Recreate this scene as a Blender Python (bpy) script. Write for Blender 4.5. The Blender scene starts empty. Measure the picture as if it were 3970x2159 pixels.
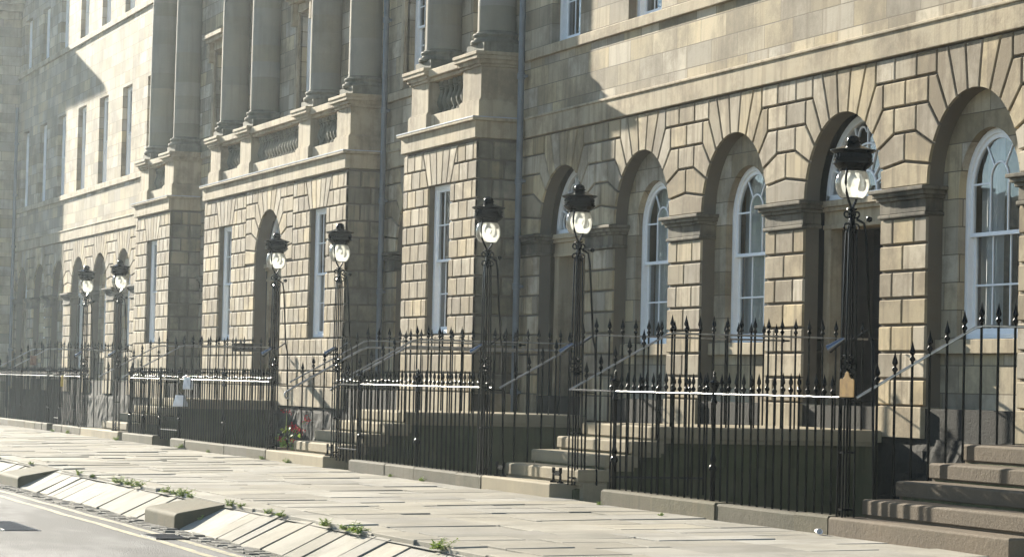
import bpy, bmesh, math, random
from mathutils import Vector, Matrix
random.seed(7)
S = bpy.context.scene
COL = S.collection
rad = math.radians

# ------------------------------------------------------------------ camera
EYE = 1.39
cam = bpy.data.cameras.new("camera")
cam.sensor_fit = 'HORIZONTAL'; cam.sensor_width = 36.0
cam.lens = 36.0 * 10470.27 / 3970.0
cam.clip_start = 0.1; cam.clip_end = 2000
co = bpy.data.objects.new("camera", cam); COL.objects.link(co)
YAW, PITCH, ROLL = 0.34878958, 0.03889407, 0.02283654
fw = Vector((-math.cos(YAW)*math.cos(PITCH), math.sin(YAW)*math.cos(PITCH), math.sin(PITCH)))
ri = Vector((math.sin(YAW), math.cos(YAW), 0)); up = ri.cross(fw)
r2 = math.cos(ROLL)*ri + math.sin(ROLL)*up; u2 = -math.sin(ROLL)*ri + math.cos(ROLL)*up
m = Matrix((r2, u2, -fw)).transposed().to_4x4(); m.translation = Vector((0, 0, EYE))
co.matrix_world = m
S.camera = co

# ------------------------------------------------------------------ sky, sun, exposure
SUN_EL, SUN_PHI = rad(17.0), rad(9.5)
w = bpy.data.worlds.new("World"); S.world = w; w.use_nodes = True
nt = w.node_tree
sky = nt.nodes.new('ShaderNodeTexSky'); sky.sky_type = 'NISHITA'; sky.sun_disc = False
sky.sun_elevation = SUN_EL; sky.sun_rotation = math.pi*1.5 - SUN_PHI
sky.air_density = 0.8; sky.dust_density = 0.0; sky.ozone_density = 1.2
bg = nt.nodes['Background']; bg.inputs[1].default_value = 0.06
nt.links.new(sky.outputs[0], bg.inputs[0])
sl = bpy.data.lights.new("sun", 'SUN'); sl.energy = 5.0; sl.angle = rad(0.53); sl.color = (1.0, 0.93, 0.79)
so = bpy.data.objects.new("sun", sl); COL.objects.link(so)
sd = Vector((-math.cos(SUN_PHI)*math.cos(SUN_EL), -math.sin(SUN_PHI)*math.cos(SUN_EL), math.sin(SUN_EL)))
so.rotation_euler = sd.to_track_quat('Z', 'Y').to_euler()
S.view_settings.view_transform = 'Standard'; S.view_settings.look = 'None'
S.view_settings.exposure = 2.0; S.view_settings.gamma = 1.0
S.view_settings.use_curve_mapping = False
S.cycles.max_bounces = 8; S.cycles.transparent_max_bounces = 24; S.cycles.use_denoising = True; S.cycles.denoising_prefilter = 'ACCURATE'

# ------------------------------------------------------------------ materials
def newmat(name):
    mt = bpy.data.materials.new(name); mt.use_nodes = True
    return mt, mt.node_tree.nodes, mt.node_tree.links, mt.node_tree.nodes['Principled BSDF']
def N(ns, typ, **kw):
    n = ns.new(typ)
    for k, v in kw.items():
        if k[0] == '_': n.inputs[int(k[1:])].default_value = v
        else: setattr(n, k, v)
    return n
def mixc(ns, ls, fac, a, b, mode='MIX'):
    n = ns.new('ShaderNodeMix'); n.data_type = 'RGBA'; n.blend_type = mode
    for i, v in ((0, fac), (6, a), (7, b)):
        if hasattr(v, 'is_linked'): ls.new(v, n.inputs[i])
        else: n.inputs[i].default_value = v if i == 0 else (tuple(v) + (1,))[:4]
    return n.outputs[2]
def ramp(ns, ls, x, p0, p1, c0=0., c1=1.):
    n = ns.new('ShaderNodeMapRange'); n.interpolation_type = 'SMOOTHSTEP'
    ls.new(x, n.inputs[0]); n.inputs[1].default_value = p0; n.inputs[2].default_value = p1
    n.inputs[3].default_value = c0; n.inputs[4].default_value = c1
    return n.outputs[0]
def noise(ns, ls, vec, scale, detail=4, rough=.6, sc=None):
    if sc:
        mp = ns.new('ShaderNodeMapping'); mp.inputs[3].default_value = sc; ls.new(vec, mp.inputs[0]); vec = mp.outputs[0]
    n = ns.new('ShaderNodeTexNoise'); n.inputs['Scale'].default_value = scale
    n.inputs['Detail'].default_value = detail; n.inputs['Roughness'].default_value = rough
    ls.new(vec, n.inputs['Vector']); return n.outputs[0]
def bump(ns, ls, h, strength, dist, bs):
    b = ns.new('ShaderNodeBump'); b.inputs['Strength'].default_value = strength; b.inputs['Distance'].default_value = dist
    ls.new(h, b.inputs['Height']); ls.new(b.outputs[0], bs.inputs['Normal']); return b

def stone(name, c_a, c_b, dirt=(.135, .10, .062), dirt_amt=.7, tint=True, brick=None, bstr=.35, rough=.85, tintrange=(.72, 1.18), streak=.5, dscale=.55, dlim=(.50, .72), spec=.08):
    mt, ns, ls, bs = newmat(name)
    pos = ns.new('ShaderNodeNewGeometry').outputs['Position']
    big = noise(ns, ls, pos, .9, 5, .62)
    col = mixc(ns, ls, ramp(ns, ls, big, .3, .7), c_a, c_b)
    hsum = noise(ns, ls, pos, 26, 6, .7)
    if tint:
        at = ns.new('ShaderNodeAttribute'); at.attribute_name = 'tint'
        mr = N(ns, 'ShaderNodeMapRange', _3=tintrange[0], _4=tintrange[1]); ls.new(at.outputs['Fac'], mr.inputs[0])
        wn = ns.new('ShaderNodeTexWhiteNoise'); wn.noise_dimensions = '1D'; ls.new(at.outputs['Fac'], wn.inputs['W'])
        hs = ns.new('ShaderNodeHueSaturation'); ls.new(col, hs.inputs['Color'])
        sr = N(ns, 'ShaderNodeMapRange', _3=.72, _4=1.2); ls.new(wn.outputs[0], sr.inputs[0]); ls.new(sr.outputs[0], hs.inputs['Saturation'])
        ls.new(mr.outputs[0], hs.inputs['Value']); col = hs.outputs[0]
    if brick:
        sx = ns.new('ShaderNodeSeparateXYZ'); ls.new(pos, sx.inputs[0])
        ad = N(ns, 'ShaderNodeMath', operation='ADD'); ls.new(sx.outputs[0], ad.inputs[0]); ls.new(sx.outputs[1], ad.inputs[1])
        cb = ns.new('ShaderNodeCombineXYZ'); ls.new(ad.outputs[0], cb.inputs[0])
        zo = N(ns, 'ShaderNodeMath', operation='ADD', _1=brick[2]); ls.new(sx.outputs[2], zo.inputs[0]); ls.new(zo.outputs[0], cb.inputs[1])
        bt = ns.new('ShaderNodeTexBrick'); ls.new(cb.outputs[0], bt.inputs['Vector'])
        bt.inputs['Color1'].default_value = (0, 0, 0, 1); bt.inputs['Color2'].default_value = (1, 1, 1, 1); bt.inputs['Mortar'].default_value = (.5, .5, .5, 1)
        bt.inputs['Scale'].default_value = 1; bt.inputs['Brick Width'].default_value = brick[0]; bt.inputs['Row Height'].default_value = brick[1]
        bt.inputs['Mortar Size'].default_value = .008; bt.inputs['Mortar Smooth'].default_value = .3
        bt.offset = .43; bt.squash = .78; bt.squash_frequency = 3
        rgb = ns.new('ShaderNodeSeparateColor'); ls.new(bt.outputs[0], rgb.inputs[0])
        mr = N(ns, 'ShaderNodeMapRange', _3=.60, _4=1.25); ls.new(rgb.outputs[0], mr.inputs[0])
        wn = ns.new('ShaderNodeTexWhiteNoise'); wn.noise_dimensions = '1D'; ls.new(rgb.outputs[0], wn.inputs['W'])
        hs = ns.new('ShaderNodeHueSaturation'); ls.new(col, hs.inputs['Color'])
        sr = N(ns, 'ShaderNodeMapRange', _3=.7, _4=1.25); ls.new(wn.outputs[0], sr.inputs[0]); ls.new(sr.outputs[0], hs.inputs['Saturation'])
        ls.new(mr.outputs[0], hs.inputs['Value']); col = hs.outputs[0]
        col = mixc(ns, ls, bt.outputs['Fac'], col, tuple(c*.28 for c in c_a))
        sub = N(ns, 'ShaderNodeMath', operation='MULTIPLY_ADD', _1=-1.4); ls.new(bt.outputs['Fac'], sub.inputs[0]); ls.new(hsum, sub.inputs[2]); hsum = sub.outputs[0]
    # soot with a shape of its own, and vertical run marks
    d = noise(ns, ls, pos, dscale, 7, .7)
    col = mixc(ns, ls, ramp(ns, ls, d, dlim[0], dlim[1], 0, dirt_amt), col, dirt)
    st = noise(ns, ls, pos, 1.0, 4, .6, sc=(6.5, 6.5, .5))
    col = mixc(ns, ls, ramp(ns, ls, st, .46, .68, 0, streak), col, dirt)
    fine = noise(ns, ls, pos, 60, 3, .7)
    col = mixc(ns, ls, ramp(ns, ls, fine, .3, .75, 0, .25), col, tuple(c*.6 for c in c_a))
    ls.new(col, bs.inputs['Base Color']); bs.inputs['Roughness'].default_value = rough
    bs.inputs['Specular IOR Level'].default_value = spec
    bump(ns, ls, hsum, bstr, .012, bs)
    return mt

def simple(name, c, rough=.5, metal=0., spec=.5, var=.25, vs=8, bstr=0, bscale=40, coat=0):
    mt, ns, ls, bs = newmat(name)
    pos = ns.new('ShaderNodeNewGeometry').outputs['Position']
    n = noise(ns, ls, pos, vs, 4, .6)
    col = mixc(ns, ls, ramp(ns, ls, n, .3, .75), c, tuple(x*(1-var) for x in c))
    ls.new(col, bs.inputs['Base Color']); bs.inputs['Roughness'].default_value = rough
    bs.inputs['Metallic'].default_value = metal; bs.inputs['Specular IOR Level'].default_value = spec
    bs.inputs['Coat Weight'].default_value = coat
    if bstr: bump(ns, ls, noise(ns, ls, pos, bscale, 4, .6), bstr, .01, bs)
    return mt

M = {}
M['rust'] = stone('rusticated_sandstone', (.465, .375, .24), (.38, .315, .215), tintrange=(.60, 1.2), streak=.6, dirt_amt=.65, dlim=(.43, .62), dscale=1.0)
M['ashlar'] = stone('ashlar_sandstone', (.45, .37, .25), (.37, .32, .23), brick=(.92, .345, .33), tint=False, bstr=.3, streak=.4, dirt_amt=.6, dlim=(.44, .64), dscale=.9)
M['band'] = stone('dressed_sandstone', (.44, .355, .23), (.35, .295, .205), tint=False, streak=.5, dirt_amt=.7, dlim=(.45, .66), dscale=1.1)
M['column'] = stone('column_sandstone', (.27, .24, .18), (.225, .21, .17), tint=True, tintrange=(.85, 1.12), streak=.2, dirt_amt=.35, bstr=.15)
M['return'] = stone('shade_toned_sooty_sandstone', (.31, .255, .17), (.24, .205, .14), tint=True, tintrange=(.7, 1.15), dirt=(.06, .058, .042), dirt_amt=.75, streak=.6, dscale=.8, dlim=(.40, .62))  # soot, and shade of the return faces put into the darker base colour
M['weathered'] = stone('shade_toned_weathered_stone', (.22, .195, .14), (.16, .15, .115), tint=False, dirt=(.05, .055, .04), dirt_amt=.75, streak=.6, dlim=(.42, .64))  # soot and algae, with shade painted into the darker tone of bases and balusters
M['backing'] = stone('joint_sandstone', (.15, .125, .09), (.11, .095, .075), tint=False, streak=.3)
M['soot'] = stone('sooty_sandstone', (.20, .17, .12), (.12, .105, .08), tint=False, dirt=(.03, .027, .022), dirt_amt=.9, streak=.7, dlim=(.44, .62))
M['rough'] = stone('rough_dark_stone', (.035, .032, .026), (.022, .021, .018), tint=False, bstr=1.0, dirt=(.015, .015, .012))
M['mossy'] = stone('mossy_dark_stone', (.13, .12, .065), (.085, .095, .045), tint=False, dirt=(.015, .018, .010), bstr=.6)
M['step'] = stone('worn_step_stone', (.32, .265, .17), (.25, .21, .14), tint=False, dirt=(.14, .12, .09), dirt_amt=.4, streak=.15)
M['step_brown'] = stone('brown_step_stone', (.15, .115, .078), (.12, .095, .066), tint=False, dirt=(.09, .07, .05), dirt_amt=.5, streak=.2, bstr=.6)
M['plinth'] = stone('weathered_plinth_stone', (.115, .098, .064), (.085, .078, .050), tint=True, dirt=(.06, .055, .035), dirt_amt=.7, streak=.5, bstr=.7)
M['flag'] = stone('flagstone', (.37, .34, .28), (.29, .27, .225), tint=True, tintrange=(.78, 1.1), dirt=(.19, .175, .14), dirt_amt=.5, streak=0, bstr=.5, rough=.85, spec=.03, dlim=(.42, .68), dscale=1.1)
M['ramp'] = stone('worn_kerb_slab', (.36, .33, .27), (.28, .26, .215), tint=True, tintrange=(.68, 1.1), dirt=(.15, .14, .105), dirt_amt=.55, streak=0, bstr=.6, rough=.85, dscale=1.4, spec=.06, dlim=(.42, .66))
M['sett'] = stone('dirty_gutter_sett', (.17, .16, .14), (.12, .115, .10), tint=True, tintrange=(.6, 1.2), dirt=(.05, .05, .035), dirt_amt=.7, streak=0, bstr=.8, spec=.05)
M['joint'] = simple('sandy_joint', (.10, .09, .065), .95, var=.5, vs=20)
M['iron'] = simple('black_gloss_iron', (.004, .0045, .0045), .2, spec=.07, var=.3)
M['iron_rail'] = simple('worn_black_iron', (.010, .010, .011), .3, spec=.22, var=.5, bstr=.8, bscale=30)
M['handrail'] = simple('worn_grey_handrail', (.36, .36, .36), .36, metal=.8, var=.4, vs=12)
M['snuffer'] = simple('worn_tin', (.16, .17, .19), .22, metal=.9, var=.2)
M['white'] = simple('white_paint', (.84, .84, .83), .45, var=.06)
M['offwhite'] = simple('cream_white_paint', (.70, .70, .66), .5, var=.1)
M['brass'] = simple('dull_brass', (.30, .165, .035), .6, spec=.08, var=.4, vs=14)
M['black'] = simple('black_door_paint', (.012, .012, .013), .3, var=.2)
M['darkwood'] = simple('dark_panelled_wood', (.05, .043, .034), .5, var=.4)
M['brown'] = simple('red_brown_door_paint', (.055, .024, .018), .35, var=.3)
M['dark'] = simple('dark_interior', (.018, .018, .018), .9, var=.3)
M['pipe'] = simple('blue_grey_pipe_paint', (.12, .135, .15), .5, var=.3, vs=3)
M['curtain'] = simple('pale_curtain', (.62, .62, .60), .9, var=.1, vs=3)
M['paper'] = simple('white_paper', (.80, .80, .82), .6, var=.08)
M['ink'] = simple('grey_ink', (.22, .22, .25), .7, var=.2)
M['tape'] = simple('yellow_tape', (.62, .42, .05), .5, var=.2)
M['clay'] = simple('terracotta_brown', (.22, .11, .06), .7, var=.3)
M['flower'] = simple('red_petal', (.42, .02, .03), .9, spec=.03, var=.35, vs=60)
M['lead'] = simple('lead_flashing', (.40, .40, .42), .35, var=.3, vs=5)

def leafmat(name, a, b):
    mt, ns, ls, bs = newmat(name)
    at = ns.new('ShaderNodeAttribute'); at.attribute_name = 'tint'
    col = mixc(ns, ls, at.outputs['Fac'], a, b)
    ls.new(col, bs.inputs['Base Color']); bs.inputs['Roughness'].default_value = .5
    tr = ns.new('ShaderNodeBsdfTranslucent'); ls.new(col, tr.inputs[0])
    mx = N(ns, 'ShaderNodeMixShader', _0=.35); ls.new(bs.outputs[0], mx.inputs[1]); ls.new(tr.outputs[0], mx.inputs[2])
    ls.new(mx.outputs[0], ns['Material Output'].inputs[0]); return mt
M['weed'] = leafmat('weed_leaf', (.11, .20, .02), (.30, .36, .06))
M['leaf'] = leafmat('tree_leaf', (.035, .075, .018), (.10, .15, .035))
M['bark'] = simple('tree_bark', (.07, .055, .04), .9, bstr=.6)

def glassmat(name, tint, rough, base_refl, alpha):
    mt, ns, ls, bs = newmat(name)
    lw = N(ns, 'ShaderNodeFresnel', _0=1.5)
    gl = N(ns, 'ShaderNodeBsdfGlossy'); gl.inputs['Roughness'].default_value = rough
    tr = N(ns, 'ShaderNodeBsdfTransparent'); tr.inputs[0].default_value = tint + (1,)
    ad = N(ns, 'ShaderNodeMath', operation='ADD', _1=base_refl); ls.new(lw.outputs[0], ad.inputs[0])
    mx = ns.new('ShaderNodeMixShader'); ls.new(ad.outputs[0], mx.inputs[0]); ls.new(tr.outputs[0], mx.inputs[1]); ls.new(gl.outputs[0], mx.inputs[2])
    pos = ns.new('ShaderNodeNewGeometry').outputs['Position']
    b = ns.new('ShaderNodeBump'); b.inputs['Strength'].default_value = .06; b.inputs['Distance'].default_value = .02
    ls.new(noise(ns, ls, pos, 2.2, 2, .5), b.inputs['Height']); ls.new(b.outputs[0], gl.inputs['Normal'])
    ls.new(mx.outputs[0], ns['Material Output'].inputs[0]); return mt
M['pane'] = glassmat('window_glass', (.86, .90, .92), .012, .06, 1)
def globemat():
    mt, ns, ls, bs = newmat('frosted_globe_glass')
    gl = N(ns, 'ShaderNodeBsdfGlossy'); gl.inputs['Roughness'].default_value = .08
    tr = N(ns, 'ShaderNodeBsdfTransparent'); tr.inputs[0].default_value = (.88, .90, .88, 1)
    tl = N(ns, 'ShaderNodeBsdfTranslucent'); tl.inputs[0].default_value = (.85, .85, .80, 1)
    fr = N(ns, 'ShaderNodeFresnel', _0=1.5)
    pos = ns.new('ShaderNodeNewGeometry').outputs['Position']
    f = ramp(ns, ls, noise(ns, ls, pos, 9, 4, .6), .3, .8, .34, .62)
    m1 = ns.new('ShaderNodeMixShader'); ls.new(f, m1.inputs[0]); ls.new(tr.outputs[0], m1.inputs[1]); ls.new(tl.outputs[0], m1.inputs[2])
    m2 = ns.new('ShaderNodeMixShader'); ls.new(fr.outputs[0], m2.inputs[0]); ls.new(m1.outputs[0], m2.inputs[1]); ls.new(gl.outputs[0], m2.inputs[2])
    ls.new(m2.outputs[0], ns['Material Output'].inputs[0]); return mt
M['globe'] = globemat()
def asphalt():
    mt, ns, ls, bs = newmat('worn_asphalt')
    pos = ns.new('ShaderNodeNewGeometry').outputs['Position']
    a = noise(ns, ls, pos, 140, 3, .8); b = noise(ns, ls, pos, .45, 4, .55, sc=(.35, 1, 1)); c = noise(ns, ls, pos, 1.6, 5, .65)
    col = mixc(ns, ls, ramp(ns, ls, a, .3, .7), (.022, .022, .024), (.065, .065, .066))
    col = mixc(ns, ls, ramp(ns, ls, b, .48, .55, 0, .85), col, (.085, .085, .086))
    col = mixc(ns, ls, ramp(ns, ls, c, .5, .75, 0, .5), col, (.05, .05, .052))
    ls.new(col, bs.inputs['Base Color'])
    ls.new(ramp(ns, ls, b, .45, .6, .85, .7), bs.inputs['Roughness']); bs.inputs['Specular IOR Level'].default_value = .2
    v = N(ns, 'ShaderNodeTexVoronoi'); v.inputs['Scale'].default_value = 75; ls.new(pos, v.inputs['Vector'])
    bump(ns, ls, v.outputs['Distance'], .75, .012, bs); return mt
M['asphalt'] = asphalt()
def yellow():
    mt, ns, ls, bs = newmat('worn_yellow_paint')
    pos = ns.new('ShaderNodeNewGeometry').outputs['Position']
    n = noise(ns, ls, pos, 9, 6, .75)
    col = mixc(ns, ls, ramp(ns, ls, n, .42, .62), (.30, .25, .11), (.09, .085, .06))
    ls.new(col, bs.inputs['Base Color']); bs.inputs['Roughness'].default_value = .65
    bump(ns, ls, noise(ns, ls, pos, 90, 3, .7), .5, .008, bs); return mt
M['yellow'] = yellow()

# ------------------------------------------------------------------ mesh helpers
ORG = {}
class MB:
    def __init__(s): s.v = []; s.f = []; s.t = []
    def add(s, vs, fs, tint=.5):
        n = len(s.v); s.v += [tuple(p) for p in vs]; s.f += [[i+n for i in f] for f in fs]; s.t += [tint]*len(fs)
    def box(s, x0, x1, y0, y1, z0, z1, tint=.5):
        s.add([(x0,y0,z0),(x1,y0,z0),(x1,y1,z0),(x0,y1,z0),(x0,y0,z1),(x1,y0,z1),(x1,y1,z1),(x0,y1,z1)],
              [(0,3,2,1),(4,5,6,7),(0,1,5,4),(1,2,6,5),(2,3,7,6),(3,0,4,7)], tint)
    def cbox(s, x0, x1, y0, y1, z0, z1, c, tint=.5):     # box with chamfered top edges
        vs = []
        for z, k in ((z0, 0), (z1-c, 0), (z1, c)):
            vs += [(x0+k,y0+k,z),(x1-k,y0+k,z),(x1-k,y1-k,z),(x0+k,y1-k,z)]
        fs = [(3,2,1,0),(8,9,10,11)]
        for r in (0, 4):
            for i in range(4): fs.append((r+i, r+(i+1)%4, r+4+(i+1)%4, r+4+i))
        s.add(vs, fs, tint)
    def prism(s, poly, d0, d1, fr, tint=.5):
        n = len(poly)
        vs = [fr(u, v, d0) for u, v in poly] + [fr(u, v, d1) for u, v in poly]
        s.add(vs, [tuple(range(n)), tuple(range(2*n-1, n-1, -1))] + [(i, (i+1)%n, n+(i+1)%n, n+i) for i in range(n)], tint)
    def block(s, poly, fr, gap=.017, bev=.012, depth=.04, tint=None):
        """poly: (u, v[, flag]); flag 0 = the edge leaving this vertex lies on an opening (no joint)."""
        P = [(p[0], p[1], (p[2] if len(p) > 2 else 1)) for p in poly]
        A = sum(P[i][0]*P[(i+1)%len(P)][1]-P[(i+1)%len(P)][0]*P[i][1] for i in range(len(P)))
        if A < 0:
            n = len(P); P = [(P[n-1-i][0], P[n-1-i][1], P[(n-2-i) % n][2]) for i in range(n)]
        n = len(P)
        def inset(g0):
            out = []
            for i in range(n):
                a, b, c = P[i-1], P[i], P[(i+1) % n]
                d1 = Vector((b[0]-a[0], b[1]-a[1])).normalized(); d2 = Vector((c[0]-b[0], c[1]-b[1])).normalized()
                n1 = Vector((-d1.y, d1.x)); n2 = Vector((-d2.y, d2.x))
                g1 = g0 if a[2] else 0; g2 = g0 if b[2] else 0
                det = d1.x*d2.y - d1.y*d2.x
                if abs(det) < .02:
                    q = Vector((b[0], b[1])) + n1*max(g1, g2) if g1 == g2 else Vector((b[0], b[1])) + n1*(g1+g2)/2
                else:
                    p1 = Vector((b[0], b[1])) + n1*g1; p2 = Vector((b[0], b[1])) + n2*g2
                    t = ((p2.x-p1.x)*d2.y - (p2.y-p1.y)*d2.x)/det
                    q = p1 + d1*t
                out.append((q.x, q.y))
            return out
        r0 = inset(gap); r1 = inset(gap+bev)
        vs = [fr(u, v, depth) for u, v in r0] + [fr(u, v, bev) for u, v in r0] + [fr(u, v, 0) for u, v in r1]
        fs = [tuple(range(2*n, 3*n))]
        for k in (0, n):
            fs += [(k+i, k+(i+1) % n, k+n+(i+1) % n, k+n+i) for i in range(n)]
        s.add(vs, fs, random.random() if tint is None else tint)
    def lathe(s, prof, cx, cy, cz=0, n=12, tint=.5, a0=0):
        vs = []; fs = []
        for r, z in prof:
            for i in range(n):
                a = a0 + 2*math.pi*i/n; vs.append((cx+r*math.cos(a), cy+r*math.sin(a), cz+z))
        for k in range(len(prof)-1):
            for i in range(n): fs.append((k*n+i, k*n+(i+1) % n, (k+1)*n+(i+1) % n, (k+1)*n+i))
        if prof[0][0] > 1e-4: fs.append(tuple(range(n-1, -1, -1)))
        if prof[-1][0] > 1e-4: fs.append(tuple(range((len(prof)-1)*n, len(prof)*n)))
        s.add(vs, fs, tint)
    def tube(s, pts, r, n=6, tint=.5, closed=False):
        pts = [Vector(p) for p in pts]; L = len(pts); vs = []; fs = []
        rs = r if isinstance(r, (list, tuple)) else [r]*L
        for i, p in enumerate(pts):
            d = (pts[min(i+1, L-1)]-pts[max(i-1, 0)]).normalized()
            a = d.orthogonal().normalized() if abs(d.z) > .95 or True else None
            ref = Vector((0, 0, 1)) if abs(d.z) < .9 else Vector((1, 0, 0))
            a = d.cross(ref).normalized(); b = d.cross(a)
            for k in range(n):
                t = 2*math.pi*(k+.5)/n; vs.append(p + (a*math.cos(t)+b*math.sin(t))*rs[i])
        for i in range(L-1):
            for k in range(n): fs.append((i*n+k, i*n+(k+1) % n, (i+1)*n+(k+1) % n, (i+1)*n+k))
        fs.append(tuple(range(n))); fs.append(tuple(range(L*n-1, (L-1)*n-1, -1)))
        s.add(vs, fs, tint)
    def build(s, name, mat, parent=None, smooth=False, org=None, recalc=True, bevel=0):
        o0 = ORG[parent.name] if parent is not None else (org or Vector((0, 0, 0)))
        me = bpy.data.meshes.new(name)
        me.from_pydata([(x-o0[0], y-o0[1], z-o0[2]) for x, y, z in s.v], [], s.f)
        at = me.attributes.new('tint', 'FLOAT', 'FACE'); at.data.foreach_set('value', s.t)
        if recalc:
            b = bmesh.new(); b.from_mesh(me); bmesh.ops.recalc_face_normals(b, faces=b.faces[:]); b.to_mesh(me); b.free()
        if smooth:
            me.polygons.foreach_set('use_smooth', [True]*len(me.polygons))
            me.set_sharp_from_angle(angle=rad(38))
        me.materials.append(mat)
        o = bpy.data.objects.new(name, me); COL.objects.link(o)
        if parent is not None: o.parent = parent; ORG[o.name] = ORG[parent.name]
        else: o.location = o0; ORG[o.name] = Vector(o0)
        if bevel:
            md = o.modifiers.new('bevel', 'BEVEL'); md.width = bevel; md.segments = 2; md.limit_method = 'ANGLE'
        return o

def thing(name, loc, label, cat, group=None):
    o = bpy.data.objects.new(name, None); COL.objects.link(o); o.location = loc; o.empty_display_size = .2
    o['label'] = label; o['category'] = cat
    if group: o['group'] = group
    ORG[o.name] = Vector(loc); return o
def tag(o, label, cat, group=None):
    o['label'] = label; o['category'] = cat
    if group: o['group'] = group
    return o
def struct(o, kind='structure'): o['kind'] = kind; return o
def inst(src, parent, off):
    c = src.copy(); COL.objects.link(c); c.parent = parent; c.location = off; return c
def front(Y): return lambda u, v, d: (u, Y+d, v)
def sideR(X): return lambda u, v, d: (X-d, u, v)
def arc(xc, zc, r, a0, a1, n):
    return [(xc+r*math.cos(rad(a0+(a1-a0)*i/n)), zc+r*math.sin(rad(a0+(a1-a0)*i/n))) for i in range(n+1)]

# ------------------------------------------------------------------ ground
ZR = -.40                                         # road level
def pz(y): return -.0165*(12-y)                   # pavement crossfall
g = MB()
g.add([(-400,-300,ZR),(250,-300,ZR),(250,7.2,ZR),(-400,7.2,ZR)], [(0,1,2,3)])
struct(g.build('road', M['asphalt']))
def strip(y0, y1):
    b = MB(); xs = [-120 + .5*i for i in range(241)]
    vs = []
    for x in xs:
        j = .012*math.sin(x*1.7)+.008*math.sin(x*4.1+1)
        vs += [(x, y0+j, ZR+.004), (x, y1+j, ZR+.004)]
    b.add(vs, [(2*i, 2*i+2, 2*i+3, 2*i+1) for i in range(len(xs)-1)]); return b
tag(strip(6.72, 6.82).build('yellow_line', M['yellow']), 'worn yellow no-parking line nearest the sloping kerb stones', 'road marking', 'double yellow lines')
tag(strip(6.44, 6.54).build('yellow_line', M['yellow']), 'worn yellow no-parking line on the road side of its pair', 'road marking', 'double yellow lines')
# gutter setts
g = MB(); g.add([(-120,6.88,ZR+.004),(-5,6.88,ZR+.004),(-5,7.22,ZR+.004),(-120,7.22,ZR+.004)], [(0,1,2,3)])
struct(g.build('gutter_bed', M['joint']))
g = MB()
for row, (a, b) in enumerate(((6.89, 7.01), (7.025, 7.17))):
    x = -80.0
    while x < -10:
        l = random.uniform(.12, .24); h = ZR+random.uniform(.02, .045)
        g.cbox(x, x+l-.015, a+random.uniform(0, .01), b-random.uniform(0, .01), ZR-.05, h-.012, .006, random.random()); x += l
struct(g.build('gutter', M['sett']))
# sloping kerb ramp of long slabs
g = MB(); x = -85.0
RB, RT = (7.17, -.37), (7.77, -.112)
gaps = [(-32.58, -30.9), (-43.4, -41.6)]
while x < -8:
    l = random.uniform(.38, .85); x1 = x+l
    for a, b in gaps:
        if x < a < x1: x1 = a
        if a <= x < b: x = b; x1 = x+l
    if x1-x < .06: x = x1; continue
    sk = -.22; dz = random.uniform(-.012, .012); t2 = random.uniform(-.012, .012)
    y0 = RB[0]+random.uniform(-.03, .02); G = .014
    top = [(x+G, y0, RB[1]+dz), (x1-G, y0, RB[1]+dz+t2), (x1-G+sk, RT[0], RT[1]+dz+t2), (x+G+sk, RT[0], RT[1]+dz)]
    c = .006
    ins = [(top[0][0]+c, top[0][1]+c*1.5), (top[1][0]-c, top[1][1]+c*1.5), (top[2][0]-c, top[2][1]-c), (top[3][0]+c, top[3][1]-c)]
    vs = [(px, py, pzz-.15) for px, py, pzz in top] + [(px, py, pzz-c) for px, py, pzz in top] + [(i[0], i[1], p[2]) for i, p in zip(ins, top)]
    fs = [(8,9,10,11)]
    for r in (0, 4):
        for i in range(4): fs.append((r+i, r+(i+1) % 4, r+4+(i+1) % 4, r+4+i))
    g.add(vs, fs, random.random()); x = x1
struct(g.build('kerb_ramp', M['ramp']))
g = MB(); g.add([(-120,7.17,-.42),(-5,7.17,-.42),(-5,7.80,-.17),(-120,7.80,-.17)], [(0,1,2,3)])
struct(g.build('ramp_bed', M['joint']))
# pavement flags
g = MB(); g.add([(-120,7.7,pz(7.7)-.05),(-5,7.7,pz(7.7)-.05),(-5,12.0,-.03),(-120,12.0,-.03)], [(0,1,2,3)])
struct(g.build('pavement_bed', M['joint']))
g = MB()
def slab(x0, x1, y0, y1, zt, tl, c=.004):
    q = [(x0, y0), (x1, y0), (x1, y1), (x0, y1)]
    zz = [pz(py)+zt+tl[0]*(px-x0)/(x1-x0)+tl[1]*(py-y0)/(y1-y0) for px, py in q]
    ins = [(x0+c, y0+c), (x1-c, y0+c), (x1-c, y1-c), (x0+c, y1-c)]
    vs = [(p[0], p[1], z-.12) for p, z in zip(q, zz)] + [(p[0], p[1], z-c*.8) for p, z in zip(q, zz)] + [(p[0], p[1], z) for p, z in zip(ins, zz)]
    fs = [(8,9,10,11)]
    for r in (0, 4):
        for i in range(4): fs.append((r+i, r+(i+1) % 4, r+4+(i+1) % 4, r+4+i))
    g.add(vs, fs, random.random())
x = -86.0
while x < -8:
    l = random.uniform(.5, 1.05); y = 8.13 + random.uniform(-.02, .02)
    while y < 12.0:
        d = random.uniform(.6, 1.25)
        if 12.02-y-d < .35: d = 12.02-y
        j = random.uniform(-.012, .012)
        slab(x+.007+j*.4, x+l-.007-j*.3, y+.007, y+d-.007, random.uniform(-.006, .005), (random.uniform(-.008, .008), random.uniform(-.007, .007)))
        y += d
    x += l
x = -86.0
while x < -8:                                     # edge stones along the ramp
    l = random.uniform(.8, 1.5)
    slab(x+.008, x+l-.008, 7.76+random.uniform(-.03, .03), 8.11, random.uniform(-.012, .004), (random.uniform(-.015, .015), .004), .008); x += l
struct(g.build('pavement', M['flag']))
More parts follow.
